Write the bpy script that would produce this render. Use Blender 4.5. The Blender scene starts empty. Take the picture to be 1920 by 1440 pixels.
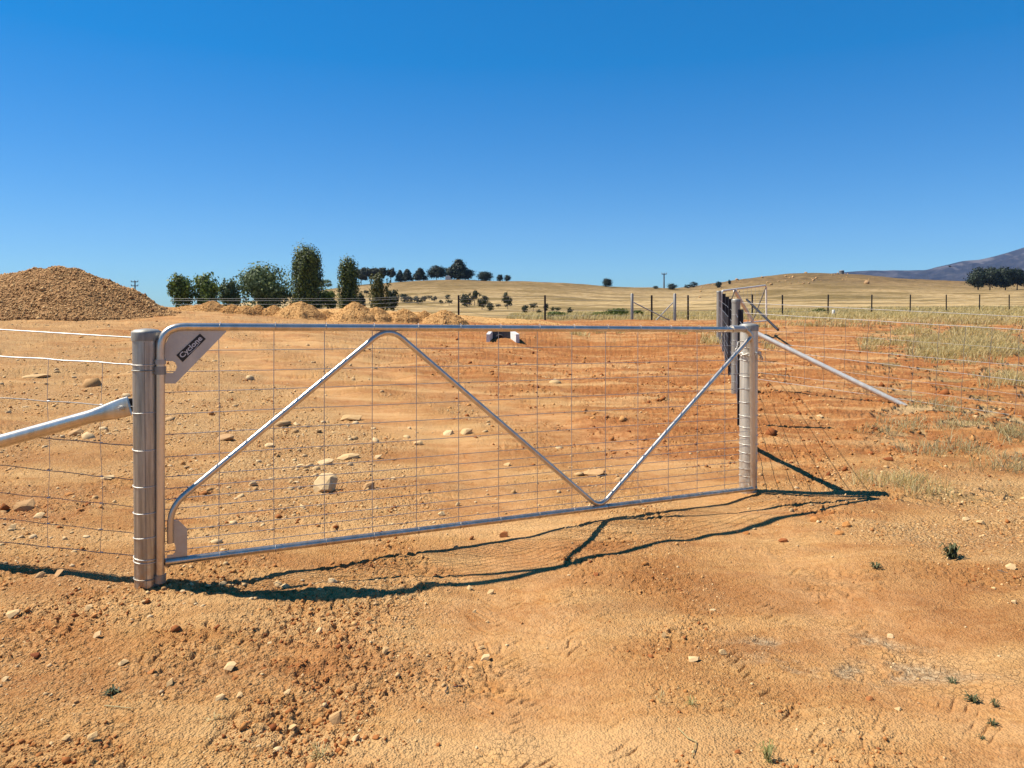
import bpy, bmesh, math, random
import numpy as np
from mathutils import Vector, Matrix
random.seed(7); RNG = np.random.default_rng(7)
C = bpy.context.scene
COL = C.collection

# ------------------------------------------------------------------ camera, sky, sun
EYE = 1.33; F = 1400.0; PITCH = math.radians(1.0); AXROW = 599.0
cam_d = bpy.data.cameras.new('camera'); cam = bpy.data.objects.new('camera', cam_d); COL.objects.link(cam)
cam.location = (0, 0, EYE); cam.rotation_euler = (math.pi/2 - PITCH, 0, 0)
cam_d.sensor_width = 36; cam_d.lens = F/1920*36; cam_d.shift_y = -(720-AXROW)/1920
cam_d.clip_start = 0.05; cam_d.clip_end = 40000
C.camera = cam
SUN_EL = math.radians(53.0)
SDIR = Vector((1.0, -0.13, 0)).normalized()          # where shadows fall
sunpos = Vector((-SDIR.x*math.cos(SUN_EL), -SDIR.y*math.cos(SUN_EL), math.sin(SUN_EL)))
w = bpy.data.worlds.new("World"); C.world = w; w.use_nodes = True
wn = w.node_tree; bg = wn.nodes['Background']
sky = wn.nodes.new('ShaderNodeTexSky'); sky.sky_type = 'NISHITA'; sky.sun_disc = False
sky.sun_elevation = SUN_EL; sky.sun_rotation = math.atan2(sunpos.x, sunpos.y)
sky.altitude = 700; sky.air_density = 1.0; sky.dust_density = 0.05; sky.ozone_density = 3.0
hs = wn.nodes.new('ShaderNodeHueSaturation'); hs.inputs['Saturation'].default_value = 1.5; hs.inputs['Value'].default_value = 1.0
tint = wn.nodes.new('ShaderNodeMix'); tint.data_type = 'RGBA'; tint.blend_type = 'MULTIPLY'; tint.inputs[0].default_value = 1
tint.inputs[7].default_value = (1.0, 1.10, 1.27, 1)
wn.links.new(sky.outputs[0], hs.inputs['Color']); wn.links.new(hs.outputs[0], tint.inputs[6]); gm = wn.nodes.new('ShaderNodeGamma'); gm.inputs[1].default_value = .68
t2_ = wn.nodes.new('ShaderNodeMix'); t2_.data_type = 'RGBA'; t2_.blend_type = 'MULTIPLY'; t2_.inputs[0].default_value = 1; t2_.inputs[7].default_value = (.93, 1.54, 1.96, 1)
wn.links.new(tint.outputs[2], gm.inputs[0]); wn.links.new(gm.outputs[0], t2_.inputs[6]); wn.links.new(t2_.outputs[2], bg.inputs[0])
bg.inputs[1].default_value = 0.0545
sd = bpy.data.lights.new('sun', 'SUN'); sd.energy = 5.0; sd.angle = math.radians(0.5); sd.color = (1.0, 0.95, 0.87)
so = bpy.data.objects.new('sun', sd); COL.objects.link(so)
so.rotation_euler = sunpos.to_track_quat('Z', 'Y').to_euler(); so.location = (-20, 5, 30)
C.view_settings.view_transform = 'Standard'; C.view_settings.look = 'None'
C.view_settings.exposure = 0.82; C.view_settings.gamma = 1.0
C.cycles.max_bounces = 6; C.cycles.diffuse_bounces = 3; C.cycles.glossy_bounces = 3
C.cycles.transparent_max_bounces = 4; C.cycles.volume_bounces = 1

# ------------------------------------------------------------------ picture measurements -> world points
_f = Vector((0, math.cos(PITCH), -math.sin(PITCH))); _u = Vector((0, math.sin(PITCH), math.cos(PITCH)))
def ray(px, py):
    return _f + _u*(-(py-AXROW)/F) + Vector(((px-960)/F, 0, 0))
def P(px, py, d):
    r = ray(px, py); r = r*(d/r.y); return Vector((r.x, r.y, r.z+EYE))

# ------------------------------------------------------------------ numpy noise
_perm = np.random.default_rng(3).permutation(4096)
_ang = np.random.default_rng(4).uniform(0, 2*np.pi, 4096); _gx = np.cos(_ang); _gy = np.sin(_ang)
def perlin(x, y, seed=0):
    x = np.asarray(x, float)+seed*17.31; y = np.asarray(y, float)+seed*7.77
    xi = np.floor(x).astype(np.int64); yi = np.floor(y).astype(np.int64)
    fx = x-xi; fy = y-yi
    def g(ix, iy, dx, dy):
        h = _perm[(_perm[ix & 4095]+iy) & 4095]
        return _gx[h]*dx+_gy[h]*dy
    u = fx*fx*fx*(fx*(fx*6-15)+10); v = fy*fy*fy*(fy*(fy*6-15)+10)
    a = g(xi, yi, fx, fy); b = g(xi+1, yi, fx-1, fy); c = g(xi, yi+1, fx, fy-1); d = g(xi+1, yi+1, fx-1, fy-1)
    return ((a+(b-a)*u)*(1-v)+(c+(d-c)*u)*v)*1.5
def fbm(x, y, sc, octv=3, seed=0):
    r = 0; a = 1; x = np.asarray(x, float)*sc; y = np.asarray(y, float)*sc
    for i in range(octv):
        r = r+a*perlin(x, y, seed+i); x = x*2.03; y = y*2.03; a *= .5
    return r
def sstep(a, b, x):
    t = np.clip((x-a)/(b-a), 0, 1); return t*t*(3-2*t)

# ------------------------------------------------------------------ terrain
def tbl():
    px = np.array([-1500,-400,0,200,300,400,560,640,700,830,960,1100,1250,1300,1400,1500,1600,1700,1820,1920,2400,4000.])
    rows = []
    def Z(d, z): rows.append((d, np.array(z, float)))
    def Y(d, y): rows.append((d, EYE-d*(np.array(y, float)-575)/F))
    #        -15 -4  0   2   3   4   56  64  70  83  96  11  125 13  14  15  16  17  182 192 24 40
    Z(.5,  [.02]*22)
    Z(3.4, [.04,.04,.04,.03,.03,.03,.0,.0,.0,-.01,-.01,-.01,-.01,-.01,-.01,-.01,0,0,0,.02,.02,.02])
    Z(6,   [.10,.10,.08,.07,.06,.05,.04,.03,.03,.02,.01,.0,.0,.0,.0,.0,.0,.0,.0,.0,0,0])
    Z(9,   [.25,.25,.2,.2,.18,.16,.14,.12,.11,.1,.08,.06,.06,.06,.06,.05,.05,.05,.06,.07,.1,.1])
    Z(12,  [.4,.4,.35,.33,.32,.3,.28,.26,.24,.2,.17,.15,.14,.14,.14,.15,.16,.18,.2,.2,.2,.2])
    Z(18,  [.8,.8,.75,.72,.72,.66,.6,.55,.5,.42,.3,.26,.28,.3,.36,.38,.4,.4,.4,.4,.4,.4])
    Z(25,  [1.1,1.1,1.05,1.05,1.15,1.1,.9,.86,.82,.72,.62,.5,.5,.5,.52,.55,.55,.55,.6,.6,.6,.6])
    Z(28,  [1.2,1.2,1.25,1.3,1.37,1.3,1.03,1.0,.96,.87,.78,.72,.7,.7,.67,.66,.65,.65,.68,.7,.7,.7])
    Z(34,  [1.1,1.1,1.1,1.1,1.1,1.0,.85,.8,.78,.74,.7,.69,.68,.68,.68,.68,.68,.68,.7,.72,.72,.72])
    Z(44,  [.7,.7,.7,.7,.6,.5,.5,.5,.5,.56,.66,.72,.74,.76,.76,.76,.78,.8,.84,.86,.86,.86])
    Y(60,  [592,590,590,592,595,598,598,597,597,596,594,592,591,591,588,586,584,583,582,582,582,582])
    Y(100, [587,585,585,588,590,594,594,592,592,591,588,585,585,585,582,580,578,577,576,576,576,576])
    Y(160, [582,580,580,583,585,588,588,585,585,584,580,578,578,578,575,573,572,570,569,569,569,569])
    Y(250, [580,579,579,581,582,584,582,576,575,572,569,569,570,571,567,564,563,562,560,560,560,560])
    Y(350, [579,578,578,579,580,581,573,562,556,551,554,560,562,564,556,551,550,550,551,551,551,551])
    Y(450, [578,578,578,578,578,579,561,546,539,531,535,546,552,554,543,536,537,539,543,542,542,542])
    Y(520, [577,577,577,578,578,578,549,537,529.5,521,523.5,532.5,541.5,545,533,525,526.5,531.5,537,538,538,538])
    Y(700, [577,577,577,577,577,577,560,550,545,540,540,544,543,538.5,519,509,513.5,522,528.5,531,532,532])
    Y(1000,[577,577,577,577,577,577,575,570,565,560,560,560,560,555,540,530,532,536,536,536,536,536])
    Y(2000,[577,577,577,577,577,577,576,575,574,572,572,570,568,566,564,560,558,556,555,555,555,555])
    Y(9000,[576]*22)
    gd = np.linspace(math.log(.4), math.log(12000), 260)
    gp = np.arange(-1500, 4001, 20.)
    ld = np.log([r[0] for r in rows])
    G0 = np.array([np.interp(gp, px, r[1]) for r in rows])
    # interpolate screen slope (z-EYE)/d far away, plain z near: both are smooth in log d
    T = np.array([np.interp(gd, ld, G0[:, j]) for j in range(len(gp))]).T
    k = np.array([1,4,6,4,1.])/16
    for _ in range(2):
        T = np.apply_along_axis(lambda v: np.convolve(np.pad(v, 2, 'edge'), k, 'valid'), 0, T)
    for _ in range(3):
        T = np.apply_along_axis(lambda v: np.convolve(np.pad(v, 2, 'edge'), k, 'valid'), 1, T)
    return gd, gp, T
GD, GP, GT = tbl()
def H0(x, y):
    x = np.asarray(x, float); y = np.asarray(y, float)
    d = np.maximum(np.where(y > 0.3*np.abs(x), y, 0.3*np.abs(x)+.3), .4)
    px = np.clip(960+F*x/d, -1499, 3999)
    a = (np.log(d)-GD[0])/(GD[1]-GD[0]); a = np.clip(a, 0, len(GD)-1.001); i = a.astype(int); fa = a-i
    b = (px-GP[0])/20; b = np.clip(b, 0, len(GP)-1.001); j = b.astype(int); fb = b-j
    return (GT[i, j]*(1-fb)+GT[i, j+1]*fb)*(1-fa)+(GT[i+1, j]*(1-fb)+GT[i+1, j+1]*fb)*fa
TRK = np.array([(-12, 26), (-7, 19), (-4, 13.6), (-1.2, 9.6), (.2, 7.2), (.75, 4.6), (.75, 3.0), (.9, 1.6), (1.2, -2)], float)
def track(x, y):
    """signed offset from the centre of the wheel track, and distance along it"""
    best = np.full(np.shape(x), 1e9); off = np.zeros(np.shape(x)); al = np.zeros(np.shape(x)); L = 0
    for k in range(len(TRK)-1):
        a = TRK[k]; b = TRK[k+1]; v = b-a; l = np.hypot(*v); v = v/l
        t = np.clip((x-a[0])*v[0]+(y-a[1])*v[1], 0, l)
        dx = x-a[0]-t*v[0]; dy = y-a[1]-t*v[1]; dd = np.hypot(dx, dy)
        s = dx*v[1]-dy*v[0]; m = dd < best
        best = np.where(m, dd, best); off = np.where(m, s, off); al = np.where(m, L+t, al); L += l
    return off, al
def gauss(x, y, cx, cy, rx, ry=None, rot=0):
    ry = ry or rx; c, s = math.cos(rot), math.sin(rot)
    u = ((x-cx)*c+(y-cy)*s)/rx; v = (-(x-cx)*s+(y-cy)*c)/ry
    return np.exp(-(u*u+v*v))
def zones(x, y):
    """masks of what the ground is made of at a place"""
    off, al = track(x, y); r = np.hypot(x, y); d = np.maximum(y, .3)
    px = 960+F*x/d
    n1 = fbm(x, y, .55, 4, 11); n2 = fbm(x, y, 1.6, 4, 21); n3 = fbm(x, y, .18, 3, 31); nf = fbm(x, y, 7., 3, 41)
    rut = np.exp(-((np.abs(off)-.75)/.42)**2)*(al > 0)*sstep(31, 20, r)
    # red earth: beyond the gate on the right, by the drain, and a disturbed strip along the fences
    red = np.clip(sstep(900, 1250, px+n1*160)*sstep(5.9, 8.5, d+n2*1.0)*1.0
          + sstep(620, 900, px+n1*140)*sstep(9.5, 14, d+n2*2)*.9
          + sstep(13, 20, d+n1*3)*.35*sstep(18, 26, d+n1*3)
          + gauss(x, y, 2.2, 7.2, 1.5, .9)*(1.1+n2) + gauss(x, y, 2.3, 4.75, .8, .15)*(.7+1.2*n2)
          + gauss(x, y, -.75, 2.95, .3, .5, .3)*(.2+1.2*n2)*.6 + gauss(x, y, .25, 4.05, .5, .14, .4)*.8
          + gauss(x, y, -2.2, 3.1, .9, .35)*(.3+n2) + gauss(x, y, -2.3, 4.6, 1.3, .5)*(.35+n2*1.2)
          + np.clip(n3*.4+n2*.35-.08, 0, .45)*(.45+.55*sstep(4, 6, d)), 0, 1)
    grav = np.clip(.32+.75*n1+.35*n2 + .75*gauss(x, y, 2.55, 4.45, .9, .35) + .5*gauss(x, y, -.6, 3.05, .8, .5)
          + .45*sstep(1000, 500, px)*sstep(4, 6, d) - rut*.75 - .7*gauss(x, y, 1.3, 2.6, 1.3, .9) - .5*red, 0, 1)
    mud = np.clip(gauss(x, y, 1.20, 2.76, .24, .10, -.1)*1.7+gauss(x, y, 1.02, 2.98, .13, .04)*1.2+gauss(x, y, 1.45, 2.98, .16, .06, -.2)*1.3+gauss(x, y, 1.55, 2.72, .2, .06, -.2), 0, 1)*np.clip(.72+1.3*n2+1.2*nf, 0, 1)
    gr = sstep(33.5, 36.5, d+n1*1.6+1.2*fbm(x, y, .9, 2, 55)+np.where(px < 1000, (1000-px)*.004, 0))
    tuft = np.clip(sstep(.12, .5, n2+.4*nf+.3*n1), 0, 1)
    gr = np.maximum(gr, tuft*sstep(1560, 1750, px)*sstep(13.5, 11, d)*sstep(5.5, 8, d)*.75)
    gr = np.maximum(gr, np.clip(tuft*1.3, 0, 1)*sstep(1560, 1700, px)*sstep(11, 14, d)*sstep(31, 24, d)*.9)
    gr = np.maximum(gr, tuft*.5*gauss(x, y, 3.1, 5.25, .7, .25))
    return dict(red=red, grav=grav, mud=mud, grass=gr, rut=rut)
def H(x, y, fine=False, zn=None):
    x = np.asarray(x, float); y = np.asarray(y, float)
    z = H0(x, y); r = np.hypot(x, y)
    near = sstep(70, 25, r)
    amp = .008+.024*sstep(4.5, 12, r)
    z = z+near*(amp*fbm(x, y, 1.1, 2, 1)*1.2+.010*fbm(x, y, 3.2, 2, 5))
    z = z+near*.05*sstep(7, 14, r)*fbm(x, y, .45, 2, 8)
    # berm and scrapes the gate's shadow runs over
    z = z+.035*gauss(x, y, -.85, 3.42, .22, .12)-.03*gauss(x, y, -1.2, 3.5, .2, .14)+.03*gauss(x, y, -.42, 3.55, .16, .1)
    z = z+.035*gauss(x, y, 1.5, 4.72, .28, .12, .2)-.010*gauss(x, y, .6, 4.3, .5, .16, .3)
    z = z+.03*gauss(x, y, 5.0, 9.6, .8, .35)
    z = z-.16*gauss(x, y, 2.3, 17.5, 2.6, 1.1, .25)+.22*gauss(x, y, 2.2, 20.3, 5, 1.3, .15)
    z = z+.9*sstep(90, 300, r)*fbm(x, y, .02, 3, 61)*sstep(3000, 600, r)
    off, al = track(x, y)
    z = z-.022*np.exp(-((np.abs(off)-.75)/.3)**2)*sstep(31, 20, r)*sstep(1.5, 2.2, y)
    if fine:
        rut = zn['rut']
        rough = np.clip(.35+1.1*zn['red']+.5*zn['grav']-.75*rut+.5*fbm(x, y, 1.3, 2, 71), .12, 1.8)*near
        dd = np.clip(r/4, 1, 7)
        n = fbm(x, y, 14, 3, 81)
        pt = np.clip(.3+1.3*fbm(x, y, 1.9, 3, 141)+.9*gauss(x, y, -1.1, 2.9, 1.1, .8)-.6*rut, 0, 1.3)*near
        cr = np.abs(fbm(x, y, 9, 3, 151)); z = z-pt*.011*np.sqrt(dd)*sstep(.16, 0, cr)+pt*.007*np.sqrt(dd)*fbm(x, y, 24, 2, 161)
        z = z+rough*.0036*np.sqrt(dd)*n
        n2 = fbm(x, y, 38, 2, 91)
        z = z+rough*.0020*np.sqrt(dd)*(np.abs(n2)*1.4-.4)*sstep(30, 12, r)
        cl = np.clip(fbm(x, y, 22, 2, 95)-.28, 0, 1)*np.clip(zn['red']*1.5+zn['grav']*.3-rut*.6, 0, 1.4)
        z = z+cl*.014*sstep(40, 20, r)
        # tyre lugs pressed into the damp dirt and since dried, cracked
        for c0, wd in ((-.62, .13), (-.33, .12), (-.05, .10), (.55, .12), (.82, .14)):
            q = off-c0; band = sstep(wd, wd*.75, np.abs(q))
            ph = (al+np.abs(q)*.9+.016*perlin(x*9, y*9, 3)+.02*perlin(x*3, y*3, 4))/.05
            lug = np.abs((ph % 1)-.5)*2
            m = band*np.clip(.65+1.6*fbm(x, y, 2.2, 2, 99), 0, 1)*sstep(5.0, 3.6, r)
            z = z-.008*m*sstep(.34, .05, lug)*np.clip(.6+1.5*perlin(x*13, y*13, 8), 0, 1.3)
        mudc = zn['mud']; z = z-.012*mudc+.006*mudc*np.abs(fbm(x, y, 16, 2, 13))
        z = z+zn['grass']*near*.012*fbm(x, y, 9, 2, 17)
    return z
def ray_ground(px, py, dmin=1.5, dmax=900):
    r = ray(px, py); r = r/r.y
    ds = np.exp(np.linspace(math.log(dmin), math.log(dmax), 900))
    g = H(r.x*ds, ds); zz = EYE+r.z*ds
    k = np.nonzero(zz < g)[0]
    d = ds[k[0]] if len(k) else dmax
    x = r.x*d
    return Vector((x, d, float(H(x, d))))
def gz(x, y): return float(H(x, y))
def gzf(x, y):
    xa = np.array([x]); ya = np.array([y]); return float(H(xa, ya, True, zones(xa, ya))[0])

# ------------------------------------------------------------------ object helpers
def tag(o, label=None, cat=None, group=None, kind=None):
    if label: o['label'] = label
    if cat: o['category'] = cat
    if group: o['group'] = group
    if kind: o['kind'] = kind
    return o
def empty(name, loc, label=None, cat=None, group=None):
    o = bpy.data.objects.new(name, None); COL.objects.link(o); o.location = loc; o.empty_display_size = .2
    return tag(o, label, cat, group)
def np_mesh(name, v, f, mat=None, parent=None, smooth=False, attrs=None):
    """v (N,3), f (M,3|4) arrays in world space -> one object"""
    v = np.asarray(v, np.float32).reshape(-1, 3); f = np.asarray(f, np.int32)
    me = bpy.data.meshes.new(name); k = f.shape[1]
    me.vertices.add(len(v)); me.vertices.foreach_set('co', v.ravel())
    me.loops.add(f.size); me.loops.foreach_set('vertex_index', f.ravel())
    me.polygons.add(len(f)); me.polygons.foreach_set('loop_start', np.arange(0, f.size, k, dtype=np.int32))
    me.polygons.foreach_set('loop_total', np.full(len(f), k, np.int32))
    if smooth: me.polygons.foreach_set('use_smooth', np.ones(len(f), bool))
    for an, av in (attrs or {}).items():
        a = me.attributes.new(an, 'FLOAT', 'POINT'); a.data.foreach_set('value', np.asarray(av, np.float32))
    me.update(calc_edges=True)
    if mat: me.materials.append(mat)
    o = bpy.data.objects.new(name, me); COL.objects.link(o)
    if parent: attach(o, parent)
    return o
def attach(o, parent):
    """parent an object whose mesh was written in world space"""
    o.parent = parent; bpy.context.view_layer.update()
    o.matrix_parent_inverse = parent.matrix_world.inverted()
class MB:
    def __init__(s): s.v = []; s.f = []; s.sm = []
    def add(s, v, f, smooth=True):
        n = len(s.v); s.v += [tuple(p) for p in v]; s.f += [tuple(i+n for i in q) for q in f]; s.sm += [smooth]*len(f)
    def tube(s, pts, r, n=10, closed=False, cap=True, rs=None):
        pts = [Vector(p) for p in pts]; m = len(pts)
        tang = []
        for i in range(m):
            a = pts[(i-1) % m] if (closed or i > 0) else pts[i]; b = pts[(i+1) % m] if (closed or i < m-1) else pts[i]
            tang.append((b-a).normalized())
        t0 = tang[0]; ref = Vector((0, 0, 1)) if abs(t0.z) < .9 else Vector((1, 0, 0))
        nn = (ref-t0*ref.dot(t0)).normalized(); vs = []
        for i in range(m):
            t = tang[i]; nn = (nn-t*nn.dot(t)).normalized(); bb = t.cross(nn); rr = rs[i] if rs else r
            for k in range(n):
                a = 2*math.pi*k/n; vs.append(pts[i]+(nn*math.cos(a)+bb*math.sin(a))*rr)
        fs = []
        for i in range(m if closed else m-1):
            j = (i+1) % m
            for k in range(n):
                k2 = (k+1) % n; fs.append((i*n+k, i*n+k2, j*n+k2, j*n+k))
        s.add(vs, fs)
        if cap and not closed:
            s.add(vs[:n], [tuple(range(n))[::-1]], False); s.add(vs[-n:], [tuple(range(n))], False)
        return s
    def box(s, c, sx, sy, sz, M=None):
        vs = []
        for x in (-.5, .5):
            for y in (-.5, .5):
                for z in (-.5, .5):
                    p = Vector((x*sx, y*sy, z*sz))
                    if M: p = M @ p
                    vs.append(Vector(c)+p)
        s.add(vs, [(0,1,3,2),(4,6,7,5),(0,4,5,1),(2,3,7,6),(0,2,6,4),(1,5,7,3)], False); return s
    def lathe(s, c, prof, n=28):
        vs = []
        for r, z in prof:
            for k in range(n):
                a = 2*math.pi*k/n; vs.append(Vector(c)+Vector((r*math.cos(a), r*math.sin(a), z)))
        fs = []
        for i in range(len(prof)-1):
            for k in range(n):
                k2 = (k+1) % n; fs.append((i*n+k, i*n+k2, (i+1)*n+k2, (i+1)*n+k))
        s.add(vs, fs); s.add(vs[-n:], [tuple(range(n))], False); s.add(vs[:n], [tuple(range(n))[::-1]], False); return s
    def prism(s, poly, n, th):
        """poly: coplanar world points, n: unit normal; thickness th centred"""
        n = Vector(n); k = len(poly)
        a = [Vector(p)+n*th/2 for p in poly]; b = [Vector(p)-n*th/2 for p in poly]
        s.add(a+b, [tuple(range(k)), tuple(range(2*k-1, k-1, -1))]+[(i, i+k, (i+1) % k+k, (i+1) % k) for i in range(k)], False); return s
    def build(s, name, mat, parent=None):
        me = bpy.data.meshes.new(name); me.from_pydata(s.v, [], s.f)
        me.polygons.foreach_set('use_smooth', s.sm); me.materials.append(mat); me.update()
        o = bpy.data.objects.new(name, me); COL.objects.link(o)
        if parent: attach(o, parent)
        return o

# ------------------------------------------------------------------ materials
def newmat(name):
    m = bpy.data.materials.new(name); m.use_nodes = True
    return m, m.node_tree.nodes, m.node_tree.links, m.node_tree.nodes['Principled BSDF']
def node(N, t, **kw):
    n = N.new(t)
    for k, v in kw.items():
        if k in n.inputs: n.inputs[k].default_value = v
        else: setattr(n, k, v)
    return n
def rgb(a): return (*a, 1) if len(a) == 3 else a
def mixc(N, L, fac, a, b, bt='MIX'):
    m = N.new('ShaderNodeMix'); m.data_type = 'RGBA'; m.blend_type = bt
    for s, v in ((0, fac), (6, a), (7, b)):
        if hasattr(v, 'is_output'): L.new(v, m.inputs[s])
        else: m.inputs[s].default_value = v if s == 0 else rgb(v)
    return m.outputs[2]
def mth(N, L, op, a, b=0., c=0., clamp=False):
    m = N.new('ShaderNodeMath'); m.operation = op; m.use_clamp = clamp
    for s, v in enumerate((a, b, c)):
        if hasattr(v, 'is_output'): L.new(v, m.inputs[s])
        else: m.inputs[s].default_value = v
    return m.outputs[0]
def ramp(N, L, fac, stops):
    r = N.new('ShaderNodeValToRGB'); e = r.color_ramp.elements
    while len(e) < len(stops): e.new(.5)
    for i, (p, c) in enumerate(stops): e[i].position = p; e[i].color = rgb(c) if not isinstance(c, float) else (c, c, c, 1)
    L.new(fac, r.inputs[0]); return r.outputs[0]
def noise(N, L, vec, scale, detail=4, rough=.55, dim=None):
    n = node(N, 'ShaderNodeTexNoise', Scale=scale, Detail=detail, Roughness=rough)
    L.new(vec, n.inputs['Vector']); return n.outputs['Fac']
def voro(N, L, vec, scale, feature='F1', rnd=1.):
    n = node(N, 'ShaderNodeTexVoronoi', Scale=scale, Randomness=rnd); n.feature = feature
    L.new(vec, n.inputs['Vector']); return n

def mixv(N, L, vec, sc):
    n = node(N, 'ShaderNodeTexNoise', Scale=sc, Detail=3); L.new(vec, n.inputs['Vector'])
    m = N.new('ShaderNodeVectorMath'); m.operation = 'SCALE'; L.new(n.outputs['Color'], m.inputs[0]); m.inputs['Scale'].default_value = .04
    a = N.new('ShaderNodeVectorMath'); a.operation = 'ADD'; L.new(vec, a.inputs[0]); L.new(m.outputs[0], a.inputs[1]); return a.outputs[0]
def ground_mat():
    m, N, L, B = newmat('ground')
    geo = N.new('ShaderNodeNewGeometry'); pos = geo.outputs['Position']
    def at(n): a = N.new('ShaderNodeAttribute'); a.attribute_name = n; return a.outputs['Fac']
    red, grav, mud, gra, rut = (at(k) for k in ('red', 'grav', 'mud', 'grass', 'rut'))
    nA = noise(N, L, pos, 1.7, 8, .62); nB = noise(N, L, pos, 9, 8, .65); nC = noise(N, L, pos, 45, 5, .7)
    v1 = voro(N, L, pos, 55); v2 = voro(N, L, pos, 130); v3 = voro(N, L, pos, 22)
    soil = ramp(N, L, nA, [(.32, (.34, .145, .045)), (.48, (.53, .275, .095)), (.66, (.68, .40, .155))])
    fine = ramp(N, L, nC, [(.32, (.27, .110, .035)), (.5, (.56, .30, .11)), (.7, (.78, .50, .22))])
    soil = mixc(N, L, .5, soil, fine)
    redc = ramp(N, L, nB, [(.3, (.20, .052, .014)), (.47, (.44, .145, .035)), (.66, (.62, .27, .080))])
    redc = mixc(N, L, .35, redc, fine)
    rf = mth(N, L, 'MULTIPLY_ADD', mth(N, L, 'SUBTRACT', nB, .5), 1.5, red, True)
    c = mixc(N, L, rf, soil, redc)
    mpd = N.new('ShaderNodeMapping'); mpd.inputs['Rotation'].default_value = (0, 0, math.radians(52)); mpd.inputs['Scale'].default_value = (.35, 2.2, 1); L.new(pos, mpd.inputs[0])
    stk = noise(N, L, mpd.outputs[0], 1.1, 6, .62)
    c = mixc(N, L, mth(N, L, 'MULTIPLY', ramp(N, L, stk, [(.42, 1.), (.52, 0.)]), mth(N, L, 'MULTIPLY_ADD', red, .12, .42)), c, (.33, .115, .034))
    c = mixc(N, L, mth(N, L, 'MULTIPLY', ramp(N, L, stk, [(.52, 0.), (.64, 1.)]), .6), c, (.76, .50, .235))
    # gravel: a colour per pebble
    bw = N.new('ShaderNodeRGBToBW'); L.new(v1.outputs['Color'], bw.inputs[0])
    peb = ramp(N, L, bw.outputs[0], [(.12, (.30, .13, .045)), (.4, (.56, .32, .12)), (.62, (.70, .46, .19)), (.85, (.80, .60, .33))])
    bw2 = N.new('ShaderNodeRGBToBW'); L.new(v2.outputs['Color'], bw2.inputs[0])
    peb2 = ramp(N, L, bw2.outputs[0], [(.15, (.40, .20, .08)), (.5, (.64, .40, .18)), (.85, (.82, .62, .36))])
    peb = mixc(N, L, .5, peb, peb2)
    gf = mth(N, L, 'MULTIPLY_ADD', mth(N, L, 'SUBTRACT', nB, .5), 1.6, grav, True)
    c = mixc(N, L, mth(N, L, 'MULTIPLY', gf, .7), c, peb)
    rutf = mth(N, L, 'MULTIPLY', rut, .45)
    c = mixc(N, L, mth(N, L, 'MULTIPLY', rutf, ramp(N, L, nB, [(.35, 0.), (.6, 1.)])), c, (.66, .40, .19))
    mudc = ramp(N, L, nC, [(.34, (.17, .095, .045)), (.48, (.42, .28, .155)), (.60, (.60, .45, .27))])
    c = mixc(N, L, mud, c, mudc)
    # dry grassland
    sx = N.new('ShaderNodeMapping'); sx.inputs['Scale'].default_value = (1, 1, 1); L.new(pos, sx.inputs[0])
    sx.inputs['Scale'].default_value = (.6, 1.5, 1); g1 = noise(N, L, sx.outputs[0], .035, 8, .66); g2 = noise(N, L, pos, .35, 8, .7); g3 = noise(N, L, pos, .011, 5, .5)
    sy = N.new('ShaderNodeSeparateXYZ'); L.new(pos, sy.inputs[0])
    straw = ramp(N, L, g2, [(.3, (.27, .205, .085)), (.44, (.56, .445, .22)), (.56, (.78, .66, .39)), (.75, (.86, .76, .50))])
    ol = ramp(N, L, g2, [(.3, (.105, .095, .028)), (.6, (.25, .20, .065)), (.8, (.37, .29, .12))])
    of = ramp(N, L, g1, [(.47, 0.), (.56, 1.)])
    hill = mth(N, L, 'MULTIPLY_ADD', sy.outputs['Z'], .055, -.15, True)
    g = mixc(N, L, mth(N, L, 'MULTIPLY', of, .8), straw, ol)
    browns = mixc(N, L, .6, ramp(N, L, g1, [(.42, (.10, .064, .024)), (.5, (.24, .16, .066)), (.58, (.42, .31, .14))]), ramp(N, L, noise(N, L, pos, .16, 8, .7), [(.42, (.05, .036, .014)), (.5, (.23, .16, .065)), (.58, (.48, .37, .185))]))
    g = mixc(N, L, mth(N, L, 'MULTIPLY', mth(N, L, 'MAXIMUM', hill, 0.), .9), g, browns)
    g = mixc(N, L, mth(N, L, 'MULTIPLY', ramp(N, L, g3, [(.45, 0.), (.6, 1.)]), .3), g, (.16, .14, .05))
    g = mixc(N, L, 1., g, (.80, .72, .64), 'MULTIPLY')
    vs = voro(N, L, pos, .22); sc_ = mth(N, L, 'MULTIPLY', ramp(N, L, vs.outputs['Distance'], [(.10, 1.), (.22, 0.)]), ramp(N, L, noise(N, L, pos, .02, 4, .6), [(.5, 0.), (.6, 1.)]))
    g = mixc(N, L, mth(N, L, 'MULTIPLY', sc_, .7), g, (.07, .06, .028))
    c = mixc(N, L, mth(N, L, 'MULTIPLY_ADD', mth(N, L, 'SUBTRACT', nA, .5), .8, gra, True), c, g)
    c = mixc(N, L, 1., c, (.735, .675, .60), 'MULTIPLY')
    L.new(c, B.inputs['Base Color']); B.inputs['Roughness'].default_value = .95
    B.inputs['Specular IOR Level'].default_value = .12
    # relief too small for the mesh
    rough = mth(N, L, 'SUBTRACT', 1.15, mth(N, L, 'MULTIPLY', rut, .6))
    h = mth(N, L, 'MULTIPLY', v1.outputs['Distance'], -.012)
    h = mth(N, L, 'MULTIPLY', h, mth(N, L, 'ADD', gf, .25))
    h2 = mth(N, L, 'MULTIPLY', v2.outputs['Distance'], -.006)
    h3 = mth(N, L, 'MULTIPLY', nC, .014); h4 = mth(N, L, 'MULTIPLY', nB, .018)
    h = mth(N, L, 'ADD', mth(N, L, 'ADD', h, h2), mth(N, L, 'ADD', h3, h4))
    h = mth(N, L, 'MULTIPLY', h, rough)
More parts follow.
